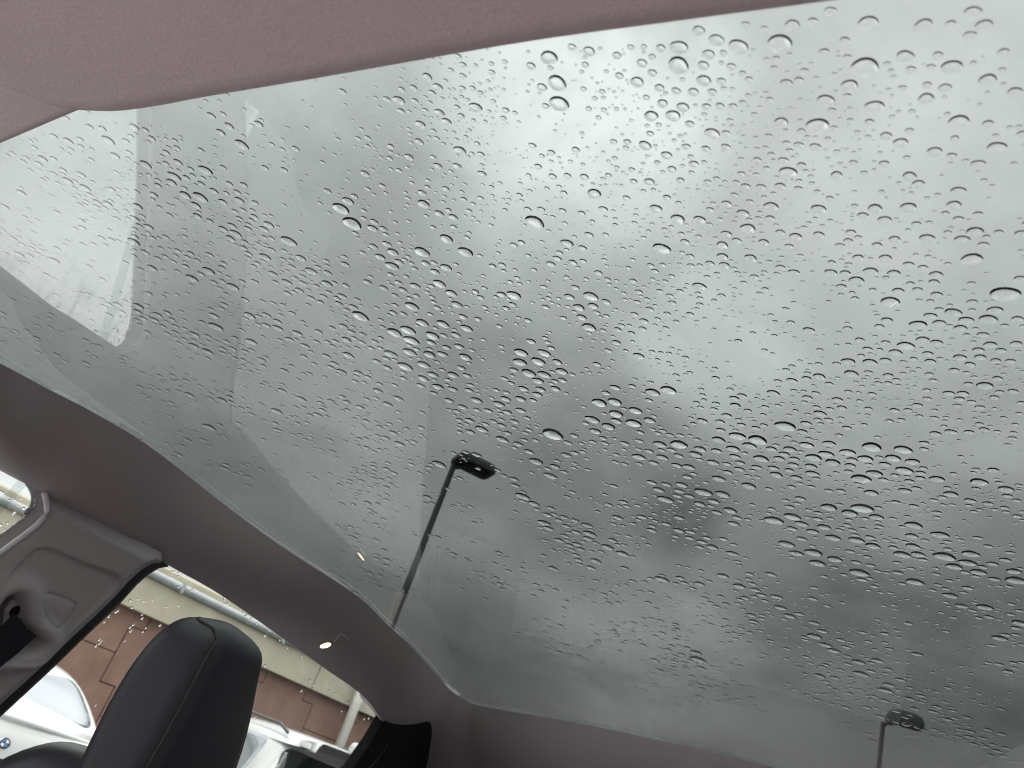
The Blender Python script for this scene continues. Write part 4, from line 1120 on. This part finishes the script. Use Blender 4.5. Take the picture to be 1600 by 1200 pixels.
# belt guide and belt
gp = [at_side(x, y, 0.006) for x, y in ((5, 977), (8, 952), (17, 939), (30, 937), (38, 945), (39, 975), (26, 963), (18, 967))]
bg_ = slab_poly('belt_guide', gp, SIDE_N, 0.004, M['trim'], pillar, bev=0.0015)
disc('guide_slot', at_side(24.5, 956, 0.008), SIDE_N, 0.0075, 0.001, M['black'], pillar, ax=0.7)  # black disc drawn in for the guide's dark hole
bp_ = [(22, 958), (30, 966), (43, 982), (58, 993.5), (46, 1004), (30, 1019), (0, 1043), (-60, 1092), (-200, 1205), (-330, 1180), (-90, 1015), (-30, 996), (5, 977), (15, 967)]
belt = slab_poly('seat_belt', [at_side(x, y, 0.032) for x, y in bp_], SIDE_N, 0.0016, M['belt'], None)
tag(belt, 'black seat belt strap coming out of the grey door pillar', 'seat belt')

# --- seals, side windows, windscreen pillar, doors
GLASS_EDGE = [(45, 757), (53, 769), (55.5, 779), (54, 792), (44, 809), (23, 827), (0, 845), (-70, 898), (-240, 1025), (-520, 1235)]
P1 = [at_side(x, y, -0.002) for x, y in REAR_EDGE]; P2 = [at_side(x, y, -0.010) for x, y in GLASS_EDGE]
V = []
n = len(P1)
for p, q in zip(P1, P2):
    V += [p + Vector((-0.004, 0.008, 0)), p * 0.6 + q * 0.4 + Vector((0.003, 0, 0)), q, q + Vector((-0.014, 0, 0)), p + Vector((-0.018, 0.012, 0))]
F = []
for i in range(n - 1):
    for k in range(5):
        F.append((i * 5 + k, i * 5 + (k + 1) % 5, (i + 1) * 5 + (k + 1) % 5, (i + 1) * 5 + k))
subsurf(mesh('window_seal', V, F, M['seal'], cabin, smooth=True), 2)
tube('edge_highlight', [at_side(x, y, 0.0075) for x, y in REAR_EDGE], 0.0036, M['pale'], pillar, seg=8)  # pale tube in place of the highlight along the pillar's rear edge
fe = [at_side(x, y, -0.012) for x, y in FRONT_EDGE]
V, F = [], []
for p in fe:
    V += [p + Vector((0.012, -0.02, 0.004)), p + Vector((0.0, 0.002, 0)), p + Vector((-0.02, 0.002, 0)), p + Vector((-0.02, -0.02, 0.004))]
for i in range(len(fe) - 1):
    for k in range(4):
        F.append((i * 4 + k, i * 4 + (k + 1) % 4, (i + 1) * 4 + (k + 1) % 4, (i + 1) * 4 + k))
mesh('window_seal', V, F, M['rubber'], cabin, smooth=True)


def side_pt(y, z, off=0.0):
    return Vector((side_x(z, y) + off, y, z))


ZB = EYE.z - 0.33
WIN = -0.030
front_win = slab_poly('side_window', [side_pt(0.80, ZB, WIN), side_pt(2.7, ZB, WIN), side_pt(2.7, EYE.z + 0.30, WIN), side_pt(0.80, EYE.z + 0.30, WIN)], (1, 0, 0), 0.004, M['side_glass'], cabin)
V, F = [], []
for y in (-0.55, 0.0, 0.55, 0.70, 0.81):
    for z, o in ((ZB, 0), (EYE.z + 0.30, 0), (EYE.z + 0.30, 0.004), (ZB, 0.004)):
        V.append(side_pt(y, z, WIN - 0.004 + o))
for i in range(4):
    for k in range(4):
        F.append((i * 4 + k, i * 4 + (k + 1) % 4, (i + 1) * 4 + (k + 1) % 4, (i + 1) * 4 + k))
F += [(0, 1, 2, 3), (16, 17, 18, 19)]
rear_win = mesh('side_window', V, F, M['side_glass'], cabin)
# black windscreen pillar and window frame in front of the window
def side_poly(pts, off=0.004):
    return [side_pt(y, EYE.z + z, off) for y, z in pts]


slab_poly('windscreen_pillar', side_poly([(2.043, 0.145), (2.045, 0.08), (2.03, 0.01), (1.94, -0.10), (1.84, -0.33), (1.80, -0.6), (3.2, -0.6), (3.0, 0.20), (2.06, 0.20)]), SIDE_N, 0.03, M['black'], cabin, bev=0.004)
tube('pillar_edge', [at_side(x, y, 0.006) for x, y in ((612, 1146), (604, 1166), (590, 1186), (570, 1208), (545, 1240))], 0.0012, M['seal'], cabin, seg=6)
V, F = [], []
for y in (-0.6, 0.0, 0.55, 1.0, 2.7):
    for z, o in ((0.35, -0.05), (ZB + 0.02, -0.05), (ZB + 0.02, 0.02), (0.35, 0.02)):
        V.append(side_pt(y, z, o))
for i in range(4):
    for k in range(4):
        F.append((i * 4 + k, i * 4 + (k + 1) % 4, (i + 1) * 4 + (k + 1) % 4, (i + 1) * 4 + k))
F += [(0, 1, 2, 3), (16, 17, 18, 19)]
mesh('door_panel', V, F, M['black'], cabin)
XR = 0.48
box_obj('door_panel', (XR - X_CEN, XR + 0.08 - X_CEN, -1.5, 1.9, 0, ZB - 0.35), M['trim'], cabin, 0.01)
box_obj('door_pillar', (XR - X_CEN, XR + 0.06 - X_CEN, -0.18, -0.02, 0.8, EYE.z - 0.18), M['trim'], cabin, 0.01)
slab_poly('side_window', [Vector((XR + 0.02, y, z)) for y, z in ((-0.55, ZB), (2.6, ZB), (2.6, EYE.z + 0.2), (-0.55, EYE.z + 0.2))], (1, 0, 0), 0.004, M['side_glass'], cabin)
box_obj('windscreen_pillar', (XR - 0.06 - X_CEN, XR + 0.05 - X_CEN, 0.70, 2.1, 0.5, EYE.z + 0.17 - 0.35), M['black'], cabin, 0.01)  # wide unseen block, added to keep a bright strip out of the roof reflection
box_obj('floor', (-0.95 - X_CEN, 0.60 - X_CEN, -1.7, 2.0, -0.05, 0.0), M['carpet'], cabin)
box_obj('dashboard', (-0.88 - X_CEN, 0.5 - X_CEN, 1.15, 1.9, 0.3, EYE.z - 0.25 - 0.35), M['black'], cabin, 0.04)
box_obj('rear_panel', (-0.88 - X_CEN, 0.55 - X_CEN, -1.6, -1.5, 0.0, EYE.z - 0.25 - 0.35), M['black'], cabin, 0.03)


# ------------------------------------------------------------------ front seats
def sd_lines(b):
    """headrest as seen: outline left, seam, outline right at heights along the headrest (pixels)"""
    B = [128, 118, 105, 73, 14, -40, -110, -180, -260]
    aL = [-34, -40, -50, -66, -78, -84, -83.5, -81, -78]
    aS = [12, 20, 26, 28, 29, 27, 23, 19, 15]
    aR = [97, 103, 109, 121, 138, 147, 155, 160, 164]
    return np.interp(b, B[::-1], aL[::-1]), np.interp(b, B[::-1], aS[::-1]), np.interp(b, B[::-1], aR[::-1])


def hpix(a, b):
    return 265 + 0.894 * a + 0.447 * b, 1085 + 0.447 * a - 0.894 * b


YB = 0.80


def on_y(px, py, y):
    d = ray(px, py); return EYE + d * (y / d.y)


def on_x(px, py, x):
    d = ray(px, py); return EYE + d * (x / d.x)


levels = []
for b in (-260, -180, -110, -75, -40, -12, 14, 45, 73, 90, 100):
    aL, aS, aR = sd_lines(b)
    aL = sd_lines(b - 0.2 * (aS - aL))[0]           # the same height lies lower in the picture on the left
    aR = sd_lines(b + 0.077 * (aR - aS))[2]
    s = on_y(*hpix(aS, b), YB)
    l = on_y(*hpix(aL, b - 0.2 * (aS - aL)), YB)
    r = on_x(*hpix(aR, b + 0.077 * (aR - aS)), s.x - 0.004)
    levels.append((s.z, l.x - 0.014, s.x, YB, r.y + 0.012))
zt = levels[-1][0]
z_, l_, s_, yb_, yf_ = levels[-1]
cx_, cy_ = (l_ + s_) / 2, (yb_ + yf_) / 2
top_px = EYE + ray(330, 954) * ((0.92) / math.hypot(ray(330, 954).x, ray(330, 954).y))


def rrect(x0, x1, y0, y1, z, r1=0.05, n=8):
    """rounded box section, back face first; corner radius at the back smaller so that it reads as an edge"""
    out = []
    for (cx, cy, a0, rr) in ((x0, y0, math.pi, r1 * 0.62), (x1, y0, 1.5 * math.pi, r1 * 0.5), (x1, y1, 0, r1 * 0.62), (x0, y1, 0.5 * math.pi, r1 * 1.2)):
        rx = min(rr, abs(x1 - x0) * 0.48); ry = min(rr, abs(y1 - y0) * 0.48)
        ox = cx + (rx if cx == x0 else -rx); oy = cy + (ry if cy == y0 else -ry)
        for k in range(n + 1):
            w = a0 + math.pi / 2 * k / n
            out.append(Vector((ox + rx * math.cos(w), oy + ry * math.sin(w), z)))
    return out


secs = [rrect(l, s, yb, yf, z) for (z, l, s, yb, yf) in levels]
for f_, dz in ((0.99, 0.006), (0.965, 0.0125), (0.915, 0.0185), (0.83, 0.0235), (0.68, 0.028), (0.44, 0.031), (0.2, 0.0325)):
    secs.append([Vector((cx_ + (p.x - cx_) * f_ + 0.004, cy_ + (p.y - cy_) * f_ + 0.004, zt + dz)) for p in secs[len(levels) - 1]])

for _ in range(7):                                   # ease the cap into the body
    new = [secs[0]]
    for i in range(1, len(secs) - 1):
        new.append([secs[i][k] * 0.5 + (secs[i - 1][k] + secs[i + 1][k]) * 0.25 for k in range(len(secs[0]))])
    secs = new + [secs[-1]]


def loft(secs):
    n = len(secs[0]); V = [p for s in secs for p in s]; F = []
    for i in range(len(secs) - 1):
        for k in range(n):
            F.append((i * n + k, i * n + (k + 1) % n, (i + 1) * n + (k + 1) % n, (i + 1) * n + k))
    F.append(tuple(range(n))); F.append(tuple(range((len(secs) - 1) * n, len(secs) * n)))
    return V, F


seat = empty('front_seat', (levels[4][2] - 0.1, YB + 0.1, 0.40), label='black leather front seat with tall headrest beside the side window', cat='car seat', group='front seats of the car')
V, F = loft(secs)
head = mesh('headrest', V, F, M['leather'], seat, smooth=True)
head_bvh = BVHTree.FromPolygons([Vector(v) for v in V], F)
# piping along the edge between back and side, over the top
n = len(secs[0])
pk = 9 + 4
L0 = len(levels)
path = [(i, pk) for i in range(L0 + 1)] + [(L0 + 1, pk - 1), (L0 + 2, pk - 3), (L0 + 3, pk - 5), (L0 + 4, pk - 7)]
pts = [secs[i][k] + Vector((0.0008, -0.0008, 0.0004)) for i, k in path]
pts = [Vector(v) for v in spline([tuple(v) for v in pts], 60)]
tube('piping', pts, [0.0017] * 50 + [0.0017 * (1 - i / 10) + 0.0002 for i in range(10)], M['stitch'], head, seg=8)
# backrest below it
sx1 = on_y(30, 1205, YB + 0.02).x
zsh = on_y(100, 1158, YB + 0.06).z
bs = []
for z, dx, dy in [(0.45, 0.0, 0.0), (zsh - 0.30, 0.0, 0.0)] + [(zsh - 0.10 + 0.10 * math.sin(w), 0.075 * (1 - math.cos(w)), 0.07 * (1 - math.cos(w))) for w in np.linspace(0, math.pi / 2, 12)]:
    bs.append(rrect(-0.80 + dx, -0.30 - dx, YB + 0.015 + dy, YB + 0.20 - dy, z, 0.10))
V, F = loft(bs)
mesh('backrest', V, F, M['leather'], seat, smooth=True)
cu = [rrect(-0.76 + dx, -0.31 - dx, YB + 0.19, YB + 0.68 - dx, z, 0.07) for z, dx in ((0.45, 0.02), (0.50, 0.0), (0.66, 0.0), (0.70, 0.03))]
V, F = loft(cu)
mesh('seat_cushion', V, F, M['leather'], seat, smooth=True)

# back bench we sit on, unseen, added pale to bounce light onto the lining
bench = empty('back_seat', (-0.2, -0.5, 0.35), label='unseen mauve grey back bench, added to bounce light onto the lining', cat='car seat')
for nm, (y0, y1, z0, z1) in (('seat_cushion', (-0.75, -0.12, 0.40, 0.72)), ('backrest', (-0.98, -0.76, 0.45, 1.18))):
    bm = bmesh.new(); box(bm, -0.55, 0.62, y0 + 0.5, y1 + 0.5, z0 - 0.35, z1 - 0.35)
    bevel(from_bm(nm, bm, M['carpet'], bench), 0.05, 3)
# ------------------------------------------------------------------ rain on the glass
def dome(r, hr, seg, rings, seed, power=3.2):
    """one bead of water: a flattened dome on a flat base, closed; returned as local verts and faces"""
    rnd = random.Random(seed)
    a2, p2, a3, p3 = rnd.uniform(0.0, 0.07), rnd.uniform(0, 6.28), rnd.uniform(0, 0.035), rnd.uniform(0, 6.28)
    V = []
    prof = []
    for i in range(rings + 1):
        rho = 1.0 - (i / rings) ** 1.35
        prof.append((rho, 1.0 - rho ** power))
    for rho, zz in prof[:-1]:
        for k in range(seg):
            t = 2 * math.pi * k / seg
            q = 1 + (a2 * math.cos(2 * t + p2) + a3 * math.cos(3 * t + p3)) * (0.4 + 0.6 * rho)
            V.append((r * rho * q * math.cos(t), r * rho * q * math.sin(t), r * hr * zz))
    V.append((0, 0, r * hr))
    F = []
    for i in range(rings - 1):
        for k in range(seg):
            F.append((i * seg + k, i * seg + (k + 1) % seg, (i + 1) * seg + (k + 1) % seg, (i + 1) * seg + k))
    b = (rings - 1) * seg
    for k in range(seg):
        F.append((b + k, b + (k + 1) % seg, rings * seg))
    nb = len(V)
    V += [V[k] for k in range(seg)]                 # the base has its own rim so that both keep their true normals
    F.append(tuple(nb + k for k in range(seg - 1, -1, -1)))
    return V, F


def drop_on_roof(px, py, w):
    d = ray(px, py)
    p = at_roof(px, py, 0.005)
    r = 0.5 * w * 1.10 * (p - EYE).length / d.length
    out = Vector((p.x - EYE.x, p.y - EYE.y, 0)).normalized()
    c = p + out * r * 0.93
    return c, r


def roof_normal(x, y):
    e = 0.01
    return Vector((-(roof_z(x + e, y) - roof_z(x - e, y)) / (2 * e), -(roof_z(x, y + e) - roof_z(x, y - e)) / (2 * e), 1)).normalized()


big = []
for tok in DROPS.split():
    a, b, w = (float(v) for v in tok.split(','))
    c, r = drop_on_roof(a, b, w)
    big.append((c, r, a, b, w))
cells = {}
CELL = 0.012


def clear(c, r, gap=0.0004):
    i, j = int(c.x // CELL), int(c.y // CELL)
    for di in (-1, 0, 1):
        for dj in (-1, 0, 1):
            for (q, s) in cells.get((i + di, j + dj), ()):
                if (q.x - c.x) ** 2 + (q.y - c.y) ** 2 < (r + s + gap) ** 2: return False
    return True


def put(c, r):
    cells.setdefault((int(c.x // CELL), int(c.y // CELL)), []).append((c, r))


placed = []
for (c, r, a, b, w) in big:                       # largest first; a touching neighbour shrinks a little
    for _ in range(5):
        if clear(c, r): break
        r *= 0.88
    else:
        if not clear(c, r, -0.0006): continue
    put(c, r); placed.append((c, r, a, b, w))
# the fine beads between them, thick where the larger ones crowd
rnd = random.Random(11)
small = []
tries = 0
while len(small) < 6600 and tries < 160000:
    tries += 1
    c0, r0, a, b, w = placed[rnd.randrange(len(placed))]
    far = max(1.0, math.hypot(c0.x, c0.y) / 0.62)
    if far < 1.6 and rnd.random() < 0.25: continue
    if rnd.random() < 0.12:
        c = Vector((rnd.uniform(-0.8, 0.38), rnd.uniform(0.25, 2.2), 0)); rr = rnd.uniform(0.0005, 0.0013)
    else:
        sg = rnd.choice((0.009, 0.013, 0.022))
        c = c0 + Vector((rnd.gauss(0, sg * far), rnd.gauss(0, sg * far), 0))
        rr = min(r0, 0.0034 * far) * (rnd.uniform(0.45, 1.0) if rnd.random() < 0.5 else rnd.uniform(0.22, 0.5))
    rr = max(rr, 0.0005)
    if not (-0.84 < c.x < 0.40 and 0.2 < c.y < 2.3): continue
    c.z = roof_z(c.x, c.y) + 0.005
    if clear(c, rr):
        put(c, rr); small.append((c, rr))

# the rain goes on over the glass beyond the frame
more = 0
rnd2 = random.Random(5)
while more < 9000:
    c = Vector((rnd2.uniform(-0.95, 0.40), rnd2.uniform(0.10, 2.35), 0))
    c.z = roof_z(c.x, c.y) + 0.005
    v = c - EYE
    q = (v.x * ROT[0, 0] + v.y * ROT[1, 0] + v.z * ROT[2, 0], v.x * ROT[0, 1] + v.y * ROT[1, 1] + v.z * ROT[2, 1], v.x * ROT[0, 2] + v.y * ROT[1, 2] + v.z * ROT[2, 2])
    more += 1
    if q[2] > 0 and -5 < 800 + FPX * q[0] / q[2] < 1605 and -5 < 600 + FPX * q[1] / q[2] < 1205: continue
    rr = rnd2.choice((0.0012, 0.0018, 0.0025, 0.0034, 0.0042)) * rnd2.uniform(0.8, 1.2)
    if clear(c, rr):
        put(c, rr); small.append((c, rr))

# the 300 that show largest are objects of their own, sharing a few meshes
BEADS = []
for k in range(8):
    V, F = dome(1.0, 0.265 + 0.015 * (k % 4), 28, 9, 100 + k)
    me = bpy.data.meshes.new('raindrop')
    me.from_pydata(V, [], F); me.materials.append(M['water']); me.materials.append(M['contact'])
    for p in me.polygons:
        p.use_smooth = len(p.vertices) < 10; p.material_index = 0 if len(p.vertices) < 10 else 1
    BEADS.append(me)
SPECIAL = {(1354, 90): 'widest raindrop near the top right corner of the glass roof', (1571, 448): 'very wide raindrop at the right edge of the picture, above the middle',
           (1222, 54): 'large round raindrop just below the right end of the overhead panel', (866, 672): 'wide flat raindrop standing alone above and right of the nearer lamp head',
           (1279, 185): 'wide raindrop with a smaller bead at its lower left, upper right', (1064, 90): 'lower and larger of two stacked raindrops by the overhead panel',
           (1064, 64): 'upper of two stacked raindrops by the overhead panel, right of the bright cloud', (878, 152): 'lower of two large oval raindrops at the left of the bright cloud',
           (875, 120): 'upper of two large oval raindrops at the left of the bright cloud', (862, 81): 'raindrop touching the edge of the overhead panel',
           (554, 342): 'lower right of two large raindrops beside the reflected headrest', (536, 320): 'upper left of two large raindrops beside the reflected headrest',
           (839, 338): 'large raindrop wearing two small beads on its upper edge', (1034, 381): 'large lone raindrop with thick dark rim in the middle of the roof',
           (746, 708): 'oval raindrop lying across the top of the nearer lamp head'}
placed.sort(key=lambda q: -q[4])
NIND = 300
for i, (c, r, a, b, w) in enumerate(placed[:NIND]):
    o = bpy.data.objects.new('raindrop', BEADS[i % 8])
    C.objects.link(o)
    nrm = roof_normal(c.x, c.y)
    q = nrm.to_track_quat('Z', 'Y').to_matrix() @ Matrix.Rotation(rnd.uniform(0, 6.28), 3, 'Z')
    o.matrix_world = Matrix.Translation(c + nrm * 0.0002) @ q.to_4x4() @ Matrix.Diagonal((r, r, r, 1))
    lab = next((t for (x, y), t in SPECIAL.items() if abs(a - x) < 2.5 and abs(b - y) < 2.5), None) or 'smaller clear bead of rain among the many on the tinted glass roof'
    tag(o, lab, 'raindrop', 'raindrops on the glass roof')
rest = [(q[0], q[1]) for q in placed[NIND:]] + small
tmpl = {}
for k in range(6):
    tmpl[('m', k)] = dome(1.0, 0.265 + 0.015 * (k % 3), 18, 6, 300 + k, 3.0)
    tmpl[('s', k)] = dome(1.0, 0.28 + 0.02 * (k % 3), 12, 5, 400 + k, 2.6)
AV, AF = [], []
for (c, r) in rest:
    T = tmpl[('m' if r > 0.0022 else 's', rnd.randrange(6))]
    nrm = roof_normal(c.x, c.y)
    q = nrm.to_track_quat('Z', 'Y').to_matrix() @ Matrix.Rotation(rnd.uniform(0, 6.28), 3, 'Z')
    base = len(AV)
    o0 = c + nrm * 0.0002
    AV += [tuple(o0 + q @ (Vector(v) * r)) for v in T[0]]
    AF += [tuple(base + i for i in f) for f in T[1]]
me = bpy.data.meshes.new('raindrops'); me.from_pydata(AV, [], AF); me.materials.append(M['water']); me.materials.append(M['contact'])
for p in me.polygons:
    p.use_smooth = len(p.vertices) < 8; p.material_index = 0 if len(p.vertices) < 8 else 1
o = bpy.data.objects.new('raindrops', me); C.objects.link(o)
tag(o, 'fine beads of rain scattered all over the tinted glass roof', 'raindrops', kind='stuff')

# --- beads on the outside of the side windows
SIDE = """196,908,4 216,936,4 225,939,4 238,938,4 260,948,4 279,946,4 268,893,4 272,893,4 278,895,4 279,900,4 279,917,4 300,922,4 204,938,5 203,938,4 206,949,5 184,954,5 181,956,5
170,963,5 163,972,4 222,960,4 222,966,5 208,976,5 203,980,5 204,986,5 223,987,4 228,981,4 195,1001,4 155,999,5 158,1002,4 155,1006,4 150,1009,5 250,977,5 149,1102,4
351,934,5 350,938,4 355,943,5 382,955,4 385,961,4 383,963,4 392,967,4 401,974,4 421,985,4 414,993,5 437,1000,4 444,1004,4 449,1012,4 414,1040,5 471,1026,4 484,1063,5 490,1070,4
515,1069,4 514,1079,4 525,1083,4 471,1079,5 543,1098,4 534,1111,4 569,1123,5 576,1122,5 588,1137,5 399,1120,4 2,768,5 5,770,4 37,794,5 15,781,4 23,800,5 20,803,4 12,817,4 2,820,5
28,790,3 33,780,3 8,828,4"""
AV, AF = [], []
for tok in SIDE.split():
    a, b, w = (float(v) for v in tok.split(','))
    c = at_side(a, b, -0.0345)
    d = ray(a, b)
    r = 0.5 * w * (c - EYE).length / d.length
    q = (-SIDE_N).to_track_quat('Z', 'Y').to_matrix()
    T = tmpl[('m', rnd.randrange(6))]
    base = len(AV)
    AV += [tuple(c + q @ Vector((v[0] * r * 1.25, v[1] * r, v[2] * r * 1.3))) for v in T[0]]
    AF += [tuple(base + i for i in f) for f in T[1]]
me = bpy.data.meshes.new('window_raindrops'); me.from_pydata(AV, [], AF); me.materials.append(M['water']); me.materials.append(M['contact'])
for p in me.polygons:
    p.use_smooth = len(p.vertices) < 10; p.material_index = 0 if len(p.vertices) < 10 else 1
o = bpy.data.objects.new('window_raindrops', me); C.objects.link(o)
tag(o, 'tiny bright beads of rain on the side windows', 'raindrops', kind='stuff')
